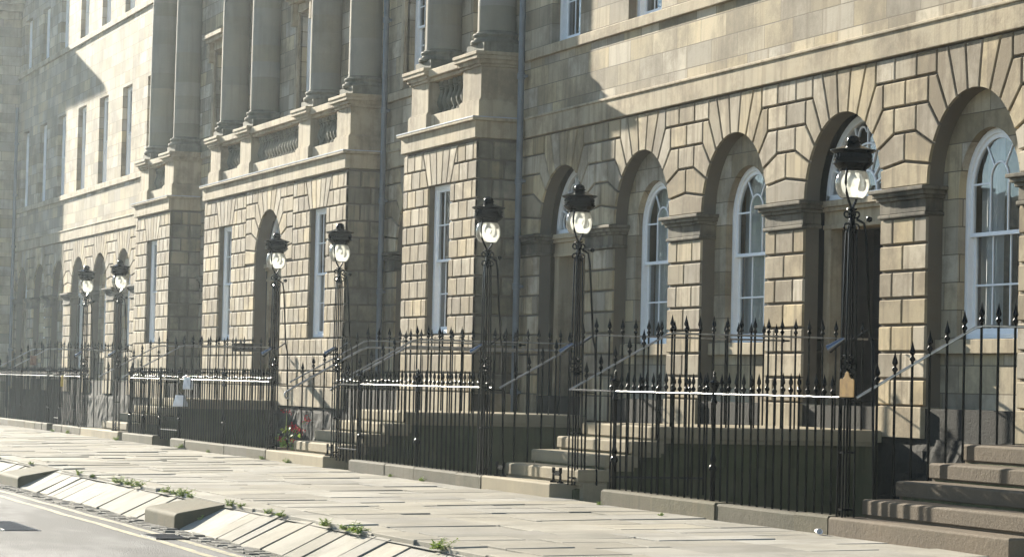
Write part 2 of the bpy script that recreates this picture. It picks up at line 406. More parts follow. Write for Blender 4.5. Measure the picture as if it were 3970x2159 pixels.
# area (sunken yard in front of the basements) and its retaining wall
g = MB(); g.add([(-120,12.2,-2.4),(-10,12.2,-2.4),(-10,17.4,-2.4),(-120,17.4,-2.4)], [(0,1,2,3)])
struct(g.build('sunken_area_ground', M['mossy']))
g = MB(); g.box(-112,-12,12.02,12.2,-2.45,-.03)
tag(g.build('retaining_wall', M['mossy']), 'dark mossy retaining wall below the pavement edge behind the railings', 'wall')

# ------------------------------------------------------------------ windows and doors (parts of a building)
def bar(mb, x0, x1, z0, z1, y0, y1): mb.box(x0, x1, y0, y1, z0, z1)
def ring(mb, xc, zc, ro, ri, y0, y1, a0=0, a1=180, n=20):
    o = arc(xc, zc, ro, a0, a1, n); i = arc(xc, zc, ri, a0, a1, n)
    for k in range(n):
        mb.prism([o[k], o[k+1], i[k+1], i[k]], y0, y1, lambda u, v, d: (u, d, v))
def stroke(mb, p, q, wd, y0, y1):
    p, q = Vector(p), Vector(q); d = (q-p).normalized(); nn = Vector((-d.y, d.x))*wd/2
    mb.prism([tuple(p+nn), tuple(p-nn), tuple(q-nn), tuple(q+nn)], y0, y1, lambda u, v, d: (u, d, v))
def curtain_mesh(x0, x1, z0, z1, y, amp=.03, wl=.11):
    b = MB(); n = max(6, int((x1-x0)/.02)); vs = []
    for i in range(n+1):
        xx = x0+(x1-x0)*i/n; yy = y+amp*math.sin(xx*2*math.pi/wl)+.012*math.sin(xx*23)
        vs += [(xx, yy, z0), (xx, yy, z1)]
    b.add(vs, [(2*i, 2*i+2, 2*i+3, 2*i+1) for i in range(n)]); return b
def arched_window(par, xc, Yg, curtains=True):
    """sash window with an arched top sash; Yg = face of the frame"""
    zc, R, zb, zm = 3.91, .735, 2.07, 3.38
    f = MB()
    ring(f, xc, zc, R, R-.07, Yg, Yg+.11); ring(f, xc, zc, R-.066, R-.125, Yg+.03, Yg+.075)
    for s in (-1, 1):
        a, b = sorted((xc+s*R, xc+s*(R-.07))); f.box(a, b, Yg, Yg+.11, zb, zc)
        a, b = sorted((xc+s*(R-.066), xc+s*(R-.125))); f.box(a, b, Yg+.03, Yg+.075, zm, zc)
        a, b = sorted((xc+s*(R-.066), xc+s*(R-.125))); f.box(a, b, Yg+.08, Yg+.12, zb+.06, zm)
    f.box(xc-R, xc+R, Yg, Yg+.12, zb, zb+.06)
    f.box(xc-.67, xc+.67, Yg+.025, Yg+.079, zm-.05, zm); f.box(xc-.61, xc+.61, Yg+.082, Yg+.118, zm-.045, zm)
    f.box(xc-.61, xc+.61, Yg+.082, Yg+.118, zb+.06, zb+.13)
    for s in (-1, 1):
        f.box(xc+s*.21-.013, xc+s*.21+.013, Yg+.04, Yg+.07, zm, 4.02)
        f.box(xc+s*.21-.013, xc+s*.21+.013, Yg+.088, Yg+.112, zb+.13, zm-.045)
        a, b = sorted((xc+s*.223, xc+s*.612)); f.box(a, b, Yg+.042, Yg+.068, 3.965, 3.99)
        stroke(f, (xc+s*.13, 4.19), (xc+s*.32, 4.45), .026, Yg+.042, Yg+.068)
    ring(f, xc, 4.02, .223, .197, Yg+.04, Yg+.07, n=12)
    f.box(xc-.61, xc+.61, Yg+.09, Yg+.11, 2.72, 2.745)
    o = f.build('window', M['white'], par, bevel=.004)
    p = MB()
    poly = [(xc-.66, zm), (xc+.66, zm)] + arc(xc, zc, .66, 0, 180, 20)
    p.add([(u, Yg+.055, v) for u, v in poly], [tuple(range(len(poly)))])
    p.add([(xc-.66,Yg+.1,zb+.05),(xc+.66,Yg+.1,zb+.05),(xc+.66,Yg+.1,zm),(xc-.66,Yg+.1,zm)], [(0,1,2,3)])
    p.build('pane', M['pane'], o, recalc=False)
    if curtains:
        c = curtain_mesh(xc-.68, xc+(.70 if curtains > 1 else -.18), zb, 4.62, Yg+.22)
        c.build('curtain', M['curtain'], o, recalc=False, smooth=True)
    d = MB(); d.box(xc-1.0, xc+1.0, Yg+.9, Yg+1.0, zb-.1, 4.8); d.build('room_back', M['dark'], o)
def flat_window(par, xc, Yg, hw, zb, zt, rows=2, curtains=True):
    f = MB(); zm = zb+(zt-zb)*.5
    for s in (-1, 1):
        a, b = sorted((xc+s*hw, xc+s*(hw-.11))); f.box(a, b, Yg, Yg+.11, zb, zt)
        a, b = sorted((xc+s*(hw-.106), xc+s*(hw-.165))); f.box(a, b, Yg+.03, Yg+.075, zm, zt-.07); f.box(a, b, Yg+.08, Yg+.118, zb+.06, zm)
    f.box(xc-hw, xc+hw, Yg+.002, Yg+.112, zt-.07, zt+.002); f.box(xc-hw, xc+hw, Yg+.002, Yg+.12, zb, zb+.06)
    iw = hw-.15
    f.box(xc-iw-.04, xc+iw+.04, Yg+.025, Yg+.079, zm-.05, zm); f.box(xc-iw, xc+iw, Yg+.082, Yg+.116, zb+.06, zb+.13)
    f.box(xc-iw, xc+iw, Yg+.032, Yg+.073, zt-.12, zt-.07)
    k = iw*.36
    for s in (-1, 1):
        f.box(xc+s*k-.012, xc+s*k+.012, Yg+.04, Yg+.068, zm, zt-.12); f.box(xc+s*k-.012, xc+s*k+.012, Yg+.088, Yg+.112, zb+.13, zm-.05)
    for r in range(1, rows):
        zz = zm+(zt-.1-zm)*r/rows; f.box(xc-iw, xc+iw, Yg+.042, Yg+.066, zz-.012, zz+.012)
        zz = zb+.1+(zm-zb-.1)*r/rows; f.box(xc-iw, xc+iw, Yg+.09, Yg+.11, zz-.012, zz+.012)
    o = f.build('window', M['white'], par, bevel=.004)
    p = MB(); p.add([(xc-iw-.03,Yg+.054,zm),(xc+iw+.03,Yg+.054,zm),(xc+iw+.03,Yg+.054,zt-.1),(xc-iw-.03,Yg+.054,zt-.1)], [(0,1,2,3)])
    p.add([(xc-iw-.03,Yg+.1,zb+.05),(xc+iw+.03,Yg+.1,zb+.05),(xc+iw+.03,Yg+.1,zm),(xc-iw-.03,Yg+.1,zm)], [(0,1,2,3)])
    p.build('pane', M['pane'], o, recalc=False)
    if curtains:
        c = curtain_mesh(xc-hw, xc-hw*.3, zb, zt, Yg+.3)
        c.build('curtain', M['curtain'], o, recalc=False, smooth=True)
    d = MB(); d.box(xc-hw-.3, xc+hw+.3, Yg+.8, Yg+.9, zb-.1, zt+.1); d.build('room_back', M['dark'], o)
def doorway(par, xc, Yf, R, leaf, lining, surround):
    """round-headed porch: fanlight over a moulded transom, pilasters, deep lining and the door leaf"""
    Yb = Yf+.32
    b = MB()
    for z0, z1, o in ((3.60,3.66,.02),(3.66,3.84,0),(3.84,3.90,.05),(3.90,3.985,.09)):
        b.box(xc-R, xc+R, Yb-o, Yb+.3, z0, z1)
    for s in (-1, 1):
        a, c = sorted((xc+s*R, xc+s*(R-.2))); b.box(a, c, Yb, Yb+.18, .9, 3.60)
    b.build('door_surround', surround, par, bevel=.006)
    f = MB(); zc = 3.99
    ring(f, xc, zc, R-.001, R-.10, Yb+.02, Yb+.14, n=28); f.box(xc-R+.02, xc+R-.02, Yb+.02, Yb+.14, 3.987, 4.07)
    ring(f, xc, zc+.08, .30, .265, Yb+.05, Yb+.1, n=14); ring(f, xc, zc+.08, .66, .632, Yb+.052, Yb+.098, n=22)
    for k in range(1, 8):
        a = rad(22.5*k); stroke(f, (xc+.29*math.cos(a), zc+.08+.29*math.sin(a)), (xc+(R-.09)*math.cos(a), zc+.02+(R-.09)*math.sin(a)), .028, Yb+.054, Yb+.096)
    for k in range(8):
        a = rad(22.5*k+11.25); ring(f, xc+.80*math.cos(a), zc+.05+.80*math.sin(a), .135, .11, Yb+.056, Yb+.094, -80+math.degrees(a), 80+math.degrees(a), 8)
    fo = f.build('fanlight', M['white'], par, bevel=.004)
    p = MB(); poly = [(xc-R+.05, 4.03), (xc+R-.05, 4.03)] + arc(xc, zc, R-.05, 3, 177, 24)
    p.add([(u, Yb+.075, v) for u, v in poly], [tuple(range(len(poly)))]); p.build('pane', M['pane'], fo, recalc=False)
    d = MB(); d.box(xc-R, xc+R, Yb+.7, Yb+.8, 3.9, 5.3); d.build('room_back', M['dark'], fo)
    w = R-.2; L = MB(); Yd = Yb+.66
    for s in (-1, 1):
        a, c = sorted((xc+s*w, xc+s*(w+.12))); L.box(a, c, Yb+.18, Yd+.1, .9, 3.62)
        for z0, z1 in ((1.15, 1.9), (2.05, 3.35)):                 # raised panels of the lining
            a, c = sorted((xc+s*w, xc+s*(w-.02))); L.box(a, c, Yb+.28, Yd-.1, z0, z1)
    L.box(xc-w-.1, xc+w+.1, Yb+.18, Yd+.1, 3.61, 3.7)
    L.build('door_lining', lining, par, bevel=.006)
    D = MB(); D.box(xc-w, xc+w, Yd, Yd+.06, .9, 3.61)
    for s in (-1, 1):
        for z0, z1 in ((1.1, 1.75), (1.9, 2.25), (2.4, 3.4)):
            a, c = sorted((xc+s*.08, xc+s*(w-.1))); D.box(a, c, Yd-.018, Yd, z0, z1)
    do = D.build('door', leaf, par, bevel=.006)
    k = MB(); k.lathe([(.02,-.03),(.045,-.01),(.05,.02),(.03,.045),(0,.05)], 0, 0, 0, 12)
    k.v = [(xc+.06+x, Yd-.03-z, 2.0+y) for x, y, z in k.v]
    k.box(xc+w-.26, xc+w-.06, Yd-.026, Yd-.02, 2.06, 2.10); k.box(xc-.12, xc+.12, Yd-.028, Yd-.018, 1.82, 1.88)
    k.build('handle', M['brass'], do, smooth=True)

# ------------------------------------------------------------------ rusticated arcade (ground floor of the wings)
ZS, ZT, RA = 3.99, 5.70, 1.13
CZ = [1.22+.342*k for k in range(8)]              # course joints up to the impost
def pier_courses(mb, fr, x0, x1, openL, openR, z=CZ, odd=0):
    w = x1-x0
    for k in range(len(z)-1):
        if w < .45: cuts = [x0, x1]
        elif w < 1.5:
            cuts = [x0, x0+w*.5, x1] if (k+odd) % 2 else [x0, x0+w*.27, x0+w*.74, x1]
        else:
            n = max(2, round(w/.5)); o = 0 if (k+odd) % 2 else .5
            cuts = [x0] + [x0+w*(i+o)/n for i in range(0 if o else 1, n)] + [x1]
        for i in range(len(cuts)-1):
            fl = openL if i == 0 else 1; fR = openR if i == len(cuts)-2 else 1
            j0 = 0 if i == 0 else random.uniform(-.02, .02)
            a, b = cuts[i], cuts[i+1]
            mb.block([(a, z[k], 1), (b, z[k], fR), (b, z[k+1], 1), (a, z[k+1], fl)], fr)
def spandrel_half(mb, fr, xc, s, tm, R=RA, s0=True):
    """voussoirs from the key to the pier on side s; tm = distance from arch centre to the pier's middle or end"""
    K = R/1.13
    P = lambda t, z: (xc+s*t, z)
    def A(k0, k1): return [(xc+s*R*math.cos(rad(13.846*k)), ZS+R*math.sin(rad(13.846*k))) for k in [k0+(k1-k0)*i/3 for i in range(4)]]
    def vous(k, outer):
        a = A(k, k+1)                              # arch points low -> high
        pts = [(p[0], p[1], 0) for p in a[:-1]] + [(a[-1][0], a[-1][1], 1)] + [(p[0], p[1], 1) for p in outer]
        mb.block(pts, fr)
    k2, k3, k4 = 1.44*K, 1.13+(K-1)*1.3, .92+(K-1)*1.2
    z1, z2, z3, z4 = 4.33, 4.70, 5.04, 5.38
    if s0: vous(0, [P(tm, z1), P(tm, ZS)])
    vous(1, [P(k2, z2), P(tm, z2), P(tm, z1)])
    vous(2, [P(k3, z3), P(k2, z3), P(k2, z2)])
    vous(3, [P(k4, z4), P(k3, z4), P(k3, z3)])
    vous(4, [P(.65*K, ZT), P(k4, ZT), P(k4, z4)])
    vous(5, [P(.21, ZT), P(.65*K, ZT)])
    return k2, k3, k4
def key(mb, fr, xc, R=RA):
    a0 = rad(13.846*6); pts = [(xc+R*math.cos(a0), ZS+R*math.sin(a0), 0), (xc, ZS+R, 0), (xc-R*math.cos(a0), ZS+R*math.sin(a0), 1), (xc-.21, ZT, 1), (xc+.21, ZT, 1)]
    mb.block(pts, fr)
def rect(mb, fr, a, b, z0, z1):
    if a > b: a, b = b, a
    if b-a > .04: mb.block([(a, z0), (b, z0), (b, z1), (a, z1)], fr)
def impost(mb, x0, x1, Yf):
    for z0, z1, o in ((3.615,3.665,.035),(3.665,3.83,.012),(3.83,3.88,.05),(3.88,3.935,.09),(3.935,3.987,.13)):
        mb.box(x0-o, x1+o, Yf-o, Yf+.27, z0, z1)
def arcade(par, centers, xL, xR, Yf, kinds):
    fr = front(Yf); B = MB(); K = MB(); I = MB(); Q = MB()
    n = len(centers); mids = [(centers[i]+centers[i+1])/2 for i in range(n-1)]
    for i, xc in enumerate(centers):
        for s in (-1, 1):
            j = i+s; inner = 0 <= j < n
            tm = abs((mids[i] if s > 0 else mids[i-1])-xc) if inner else abs((xR if s > 0 else xL)-xc)
            k2, k3, k4 = spandrel_half(B, fr, xc, s, tm, s0=not inner)
            if not inner:
                rect(B, fr, xc+s*k2, xc+s*tm, 4.70, 5.04); rect(B, fr, xc+s*k3, xc+s*tm, 5.04, 5.38)
                mid = (k4+tm)/2
                rect(B, fr, xc+s*k4, xc+s*mid, 5.38, ZT); rect(B, fr, xc+s*mid, xc+s*tm, 5.38, ZT)
        key(B, fr, xc)
        a = mids[i-1] if i else xL; b = mids[i] if i < n-1 else xR
        K.prism([(a, 3.6), (xc-RA, 3.6)] + [(xc-RA, ZS)] + arc(xc, ZS, RA, 180, 0, 24)[1:-1] + [(xc+RA, ZS), (xc+RA, 3.6), (b, 3.6), (b, ZT), (a, ZT)], .04, .24, fr)
    for i in range(n-1):
        a, b = centers[i], centers[i+1]; mm = mids[i]
        L = [(a+RA*math.cos(rad(13.846*t/3)), ZS+RA*math.sin(rad(13.846*t/3)), 0) for t in range(4)]
        Rr = [(b-RA*math.cos(rad(13.846*t/3)), ZS+RA*math.sin(rad(13.846*t/3)), 0) for t in range(4)]
        L[3] = (L[3][0], L[3][1], 1)
        pts = [(p[0], p[1], p[2]) for p in [ (Rr[0][0], Rr[0][1], 0), Rr[1], Rr[2], (Rr[3][0], Rr[3][1], 1)]]
        pts += [(mm, 4.33, 1)] + [(L[3][0], L[3][1], 0), (L[2][0], L[2][1], 0), (L[1][0], L[1][1], 0), (L[0][0], L[0][1], 1)]
        B.block(pts, fr)
        rect(B, fr, a+1.44, b-1.44, 4.70, 5.04)
        rect(B, fr, a+1.13, mm, 5.04, 5.38); rect(B, fr, mm, b-1.13, 5.04, 5.38)
        rect(B, fr, a+.92, a+1.44, 5.38, ZT); rect(B, fr, a+1.44, b-1.44, 5.38, ZT); rect(B, fr, b-1.44, b-.92, 5.38, ZT)
    edges = [xL] + [v for c in centers for v in (c-RA, c+RA)] + [xR]
    for k in range(0, len(edges), 2):
        x0, x1 = edges[k], edges[k+1]
        pier_courses(B, fr, x0, x1, 0 if k else 1, 0 if k < len(edges)-2 else 1)
        K.box(x0, x1, Yf+.04, Yf+.24, 1.18, 3.6)
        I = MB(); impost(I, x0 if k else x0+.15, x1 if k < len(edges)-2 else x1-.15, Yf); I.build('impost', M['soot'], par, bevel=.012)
        Q = MB(); Q.box(x0-.01, x1+.01, Yf-.035, Yf+.236, .82, 1.213); Q.build('pier_plinth', M['band'], par, bevel=.01)
    B.build('rusticated_stonework', M['rust'], par)
    K.build('wall_backing', M['backing'], par)
    # recess backs
    Yb = Yf+.24; frb = front(Yb); r = .735; zc = 3.91
    for xc, k in zip(centers, kinds):
        if k == 'w':
            P = MB(); Sill = MB()
            P.prism([(xc-RA-.05, zc), (xc-r, zc)] + arc(xc, zc, r, 180, 0, 20)[1:-1] + [(xc+r, zc), (xc+RA+.05, zc), (xc+RA+.05, 5.25), (xc-RA-.05, 5.25)], 0, .13, frb)
            for s in (-1, 1):
                a, b = sorted((xc+s*r, xc+s*(RA+.05))); P.box(a, b, Yb, Yb+.13, 1.2, zc-.0005)
            P.box(xc-r+.001, xc+r-.001, Yb+.0015, Yb+.13, 1.2, 1.88)
            Sill.box(xc-RA+.002, xc+RA-.002, Yb-.09, Yb+.15, 1.885, 2.06)
            arched_window(par, xc, Yb+.10, 1 if -30 < xc < -28 else 2)
            P.build('recess_wall', M['ashlar'], par); Sill.build('window_sill', M['band'], par, bevel=.008)
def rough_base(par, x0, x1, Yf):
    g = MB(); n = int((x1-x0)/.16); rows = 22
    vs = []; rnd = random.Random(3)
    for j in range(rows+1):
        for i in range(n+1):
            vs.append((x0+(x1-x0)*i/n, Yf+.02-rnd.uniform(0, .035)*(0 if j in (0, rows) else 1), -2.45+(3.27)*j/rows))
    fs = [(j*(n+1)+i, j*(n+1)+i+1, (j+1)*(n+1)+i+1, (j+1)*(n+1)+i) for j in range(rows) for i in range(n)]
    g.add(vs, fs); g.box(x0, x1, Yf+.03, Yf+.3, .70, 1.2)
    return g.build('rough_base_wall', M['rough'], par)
def upper_wing(par, centers, xL, xR, Yf, ztop=16.2):
    g = MB(); rows = [(7.25, 9.92), (12.13, 13.95)]; hw = .675
    edges = [xL] + [v for c in centers for v in (c-hw, c+hw)] + [xR]
    for k in range(0, len(edges), 2): g.box(edges[k], edges[k+1], Yf, Yf+.35, 6.05, ztop)
    for c in centers:
        z = 6.05
        for a, b in rows + [(ztop, ztop)]:
            g.box(c-hw, c+hw, Yf+.0004, Yf+.35, z, a); z = b
    g.build('ashlar_wall', M['ashlar'], par)
    b = MB()
    b.box(xL, xR, Yf-.045, Yf+.3, 5.705, 6.05); b.box(xL, xR, Yf-.07, Yf+.2, 6.02, 6.065)
    b.box(xL, xR, Yf-.07, Yf+.12, 7.06, 7.235); b.box(xL, xR, Yf-.07, Yf+.12, 11.95, 12.12)
    b.build('string_course', M['band'], par, bevel=.012)
    c = MB()
    for z0, z1, o in ((ztop-.6,ztop-.4,.08),(ztop-.4,ztop-.2,.22),(ztop-.2,ztop,.42)): c.box(xL, xR, Yf-o, Yf+.3, z0, z1)
    c.build('cornice', M['band'], par)
    for xc in centers:
        for a, z in rows: flat_window(par, xc, Yf+.15, hw, a, z, 2, False)

CEN = -58.97
def shell(par, x0, x1, z):
    for nm, b in (('roof', (x0, x1, 16.45, 27, z-.3, z)), ('rear_wall', (x0, x1, 26.7, 27, -2.4, z-.3)), ('end_wall', (x0, x0+.3, 17.6, 26.7, -2.4, z-.3)), ('end_wall', (x1-.3, x1, 17.6, 26.7, -2.4, z-.3)),
        ('party_wall', (x0, x0+.12, 16.66, 17.6, -2.4, z-.3)), ('party_wall', (x1-.12, x1, 16.66, 17.6, -2.4, z-.3))):
        g = MB(); g.box(*b); g.build(nm, M['band'], par)
bays = [-42.70+3.463*k for k in range(7)]
rw = thing('terrace_house', (-33, 16.4, 0), 'right hand sandstone terrace with round arched ground floor windows in deep recesses', 'terrace')
arcade(rw, bays, -44.79, -20.2, 16.4, 'dwwdwwd')
upper_wing(rw, bays, -44.70, -20.2, 16.4); rough_base(rw, -44.9, -19.5, 16.4)
doorway(rw, bays[0], 16.4, RA, M['brown'], M['band'], M['band'])
doorway(rw, bays[3], 16.4, RA, M['black'], M['darkwood'], M['band'])
doorway(rw, bays[6], 16.4, RA, M['black'], M['soot'], M['band'])
lw = thing('terrace_house', (-86, 16.4, 0), 'far left sandstone terrace wing half in shadow with tall first floor windows', 'terrace')
lbays = sorted(2*CEN-b for b in bays)
arcade(lw, lbays, -97.74, -73.1, 16.4, 'dwwdwwd')
upper_wing(lw, lbays, -97.74, -73.2, 16.4); rough_base(lw, -98, -73, 16.4)
doorway(lw, lbays[0], 16.4, RA, M['brown'], M['band'], M['band'])
doorway(lw, lbays[3], 16.4, RA, M['offwhite'], M['offwhite'], M['offwhite'])
doorway(lw, lbays[6], 16.4, RA, M['brown'], M['band'], M['band'])

# ------------------------------------------------------------------ portico centre with three projecting blocks
pc = thing('portico_building', (CEN, 16.4, 0), 'columned sandstone centre of the terrace with balustrades on three projecting blocks', 'terrace')
YB = 15.58
ZC = [1.22+.3415*k for k in range(14)]            # 1.22 .. 5.66
def flat_voussoirs(mb, fr, xc, hw, zt, ztop, s_ext=1.0):
    bt = [-hw, -.42, -.14, .14, .42, hw]; tp = [-1.0, -.6, -.2, .2, .6, 1.0]
    for i in range(5):
        mb.block([(xc+bt[i], zt, 0), (xc+bt[i+1], zt, 1), (xc+tp[i+1], ztop, 1), (xc+tp[i], ztop, 1)], fr)
def course_row(mb, fr, x0, x1, z0, z1, k, sl0=0, sl1=0, o0=1, o1=1):
    """one course from x0 to x1 (at z0); sl = how far the end leans outward at z1"""
    w = x1-x0
    if w < .1: return
    n = max(1, round(w/.47)); cuts = [x0+w*i/n for i in range(n+1)] if k % 2 else [x0]+[x0+w*(i+.5)/n for i in range(n)]+[x1]
    if not k % 2 and n > 1 and w/n*.5 < .16: cuts.pop(1)
    for i in range(len(cuts)-1):
        a, b = cuts[i], cuts[i+1]; a1 = a+(sl0 if i == 0 else 0); b1 = b+(sl1 if i == len(cuts)-2 else 0)
        mb.block([(a, z0, 1), (b, z0, o1 if i == len(cuts)-2 else 1), (b1, z1, 1), (a1, z1, o0 if i == 0 else 1)], fr)
def block_front(x0, x1, wins, door=None):
    fr = front(YB); B = MB(); K = MB(); hw = .65; zb, zt = 2.28, 5.01
    spans = []
    for xc in wins: spans.append((xc-hw, xc+hw, 'w', xc))
    if door is not None: spans.append((door-1.2, door+1.2, 'd', door))
    spans.sort()
    for k in range(13):
        z0, z1 = ZC[k], ZC[k+1]; cur = x0; sl = 0; op = 0
        for a, b, t, xc in spans:
            if t == 'w':
                if z1 <= zb+.03: continue
                if z0 < zt-.05: e0, e1, s0, s1, o = a, b, 0, 0, 0
                else:
                    lean = lambda z: hw+(z-5.01)/(5.66-5.01)*.35
                    e0, e1 = xc-lean(max(z0, 5.01)), xc+lean(max(z0, 5.01)); s0, s1, o = -(lean(z1)-lean(max(z0, 5.01))), lean(z1)-lean(max(z0, 5.01)), 1
            else:
                if z0 < 3.94: e0, e1, s0, s1, o = a, b, 0, 0, 0
                else: e0, e1, s0, s1, o = xc-2.05, xc+2.05, 0, 0, 1
            course_row(B, fr, cur, e0, z0, z1, k, sl, s0, op, o); cur = e1; sl = s1; op = o
        course_row(B, fr, cur, x1, z0, z1, k, sl, 0, op, 0)
    for xc in wins: flat_voussoirs(B, fr, xc, hw, 5.01, 5.66)
    if door is not None:
        for s in (-1, 1):
            k2, k3, k4 = spandrel_half(B, fr, door, s, 2.05, R=1.2)
            rect(B, fr, door+s*k2, door+s*2.05, 4.70, 5.04); rect(B, fr, door+s*k3, door+s*2.05, 5.04, 5.38)
            rect(B, fr, door+s*k4, door+s*1.5, 5.38, ZT); rect(B, fr, door+s*1.5, door+s*2.05, 5.38, ZT)
        key(B, fr, door, 1.2)
        K.prism([(door-2.05, 3.6), (door-1.2, 3.6), (door-1.2, ZS)] + arc(door, ZS, 1.2, 180, 0, 24)[1:-1] + [(door+1.2, ZS), (door+1.2, 3.6), (door+2.05, 3.6), (door+2.05, 5.695), (door-2.05, 5.695)], .04, .3, fr)
    # right return with long stones, left return plain
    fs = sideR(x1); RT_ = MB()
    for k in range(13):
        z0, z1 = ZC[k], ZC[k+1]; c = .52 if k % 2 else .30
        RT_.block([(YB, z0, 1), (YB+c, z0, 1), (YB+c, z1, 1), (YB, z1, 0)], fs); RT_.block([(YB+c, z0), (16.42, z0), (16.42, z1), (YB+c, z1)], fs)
    cuts = [x0] + [v for a, b, t, xc in spans for v in (a, b)] + [x1]
    K.box(x1-.3, x1-.04, YB+.3, 16.42, .8, 5.7); K.box(x0, x0+.26, YB+.3, 16.42, .8, 5.7)
    cur = x0
    for a, b, t, xc in spans:
        if t == 'd':
            K.box(cur, xc-2.05, YB+.04, YB+.3, 1.2, 5.699); K.box(xc-2.05, xc-1.2, YB+.04, YB+.3, 1.2, 3.6); K.box(xc+1.2, xc+2.05, YB+.04, YB+.3, 1.2, 3.6); cur = xc+2.05
        else:
            K.box(cur, a, YB+.04, YB+.3, 1.2, 5.7); K.box(a, b, YB+.0405, YB+.3, zt, 5.7); K.box(a, b, YB+.0405, YB+.3, 1.2, zb-.03); cur = b
    K.box(cur, x1-.04, YB+.04, YB+.3, 1.2, 5.7)
    Q = MB(); Q.box(x0-.03, x1+.03, YB-.035, 16.42, .80, 1.213)
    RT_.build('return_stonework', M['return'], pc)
    B.build('rusticated_stonework', M['rust'], pc); K.build('wall_backing', M['backing'], pc); Q.build('base_course', M['band'], pc, bevel=.01)
    for xc in wins: flat_window(pc, xc, YB+.14, hw, 2.28, 5.005, 2)
    if door is not None:
        I = MB()
        for s in (-1, 1):
            a, b = sorted((door+s*1.2, door+s*1.45)); impost(I, a, b, YB)
        doorway(pc, door, YB, 1.2, M['brown'], M['band'], M['band'])
    T = MB(); T.box(x0-.05, x1+.05, YB-.06, 16.4, 5.70, 6.01); T.box(x0-.12, x1+.12, YB-.13, 16.4, 6.0, 6.06)
    T.build('string_course', M['band'], pc, bevel=.012)
    L = MB(); L.box(x0-.125, x1+.125, YB-.137, YB+.1, 6.055, 6.074); L.box(x1-.1, x1+.127, YB+.1, 16.33, 6.055, 6.074); L.build('lead_flashing', M['lead'], pc)
def balustrade(x0, x1, peds):
    for i, (a, b) in enumerate(peds):
        P = MB()
        P.box(a-.05, b+.05, YB+.03, 16.42, 6.06, 6.38); P.box(a-.03, b+.03, YB+.05, 16.42, 6.38, 6.41)
        P.box(a, b, YB+.08, 16.42, 6.41, 6.98)
        for z0, z1, o in ((6.98,7.03,.04),(7.03,7.10,.08),(7.10,7.17,.14),(7.17,7.235,.16)): P.box(a-o, b+o, YB+.08-o, 16.42, z0, z1)
        P.build('pedestal', M['band'], pc, bevel=.01)
    R = MB()
    for (a, b), (c, d) in zip(peds[:-1], peds[1:]):
        R.box(b+.052, c-.052, YB+.12, YB+.50, 6.06, 6.36); R.box(b, c, YB+.10, YB+.46, 6.98, 7.05); R.box(b+.15, c-.15, YB+.02, YB+.50, 7.05, 7.19)
    ro = R.build('balustrade', M['band'], pc, bevel=.012)
    prof = [(.075,0),(.075,.06),(.05,.075),(.045,.10),(.085,.19),(.092,.24),(.075,.31),(.045,.40),(.04,.47),(.06,.485),(.06,.50),(.05,.52),(.07,.54),(.07,.62)]
    src = None
    for (a, b), (c, d) in zip(peds[:-1], peds[1:]):
        n = max(2, int((c-b-.1)/.235)); 
        for i in range(n):
            x = b+.05+(c-b-.1)*(i+.5)/n
            if src is None:
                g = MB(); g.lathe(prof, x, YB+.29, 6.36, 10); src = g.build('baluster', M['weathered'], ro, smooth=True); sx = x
            else: inst(src, ro, (x-sx, 0, 0))
def column(xc, yc=16.1):
    g = MB(); g.box(xc-.47, xc+.47, yc-.40, 16.42, 7.24, 7.41); 
    g.lathe([(.46,0),(.475,.035),(.46,.075),(.415,.085),(.405,.12),(.42,.135),(.435,.165),(.42,.195),(.37,.21),(.36,.24)], xc, yc, 7.41, 32)
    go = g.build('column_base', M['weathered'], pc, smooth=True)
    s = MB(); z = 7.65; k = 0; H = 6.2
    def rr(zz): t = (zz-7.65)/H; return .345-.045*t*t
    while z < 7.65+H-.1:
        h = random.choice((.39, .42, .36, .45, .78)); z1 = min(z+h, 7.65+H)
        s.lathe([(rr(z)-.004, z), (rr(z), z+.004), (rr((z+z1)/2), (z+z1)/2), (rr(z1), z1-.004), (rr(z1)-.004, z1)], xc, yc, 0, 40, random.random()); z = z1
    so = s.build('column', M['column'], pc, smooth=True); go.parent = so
    c = MB(); c.lathe([(.30,0),(.33,.03),(.30,.06),(.31,.12),(.36,.2),(.44,.26)], xc, yc, 13.85, 32); c.box(xc-.47, xc+.47, yc-.47, 16.4, 14.11, 14.25)
    c.build('capital', M['band'], so, smooth=True)
b3, b1, b2 = (-49.0, -44.79), (2*CEN+44.79, 2*CEN+49.0), (-65.12, -52.82)
block_front(*b3, [-46.87]); block_front(*b1, [2*CEN+46.87]); block_front(*b2, [-62.98, -54.93], CEN)
p3 = [(-48.88, -47.86), (-45.88, -44.88)]
balustrade(*b3, p3); balustrade(*b1, [(2*CEN-b, 2*CEN-a) for a, b in reversed(p3)])
balustrade(*b2, [(-64.98, -63.98), (-62.05, -61.05), (-56.93, -55.98), (-53.94, -52.94)])
for xc in (-48.35, -45.36, 2*CEN+48.35, 2*CEN+45.36, -64.46, -61.55, -56.42, -53.45): column(xc)
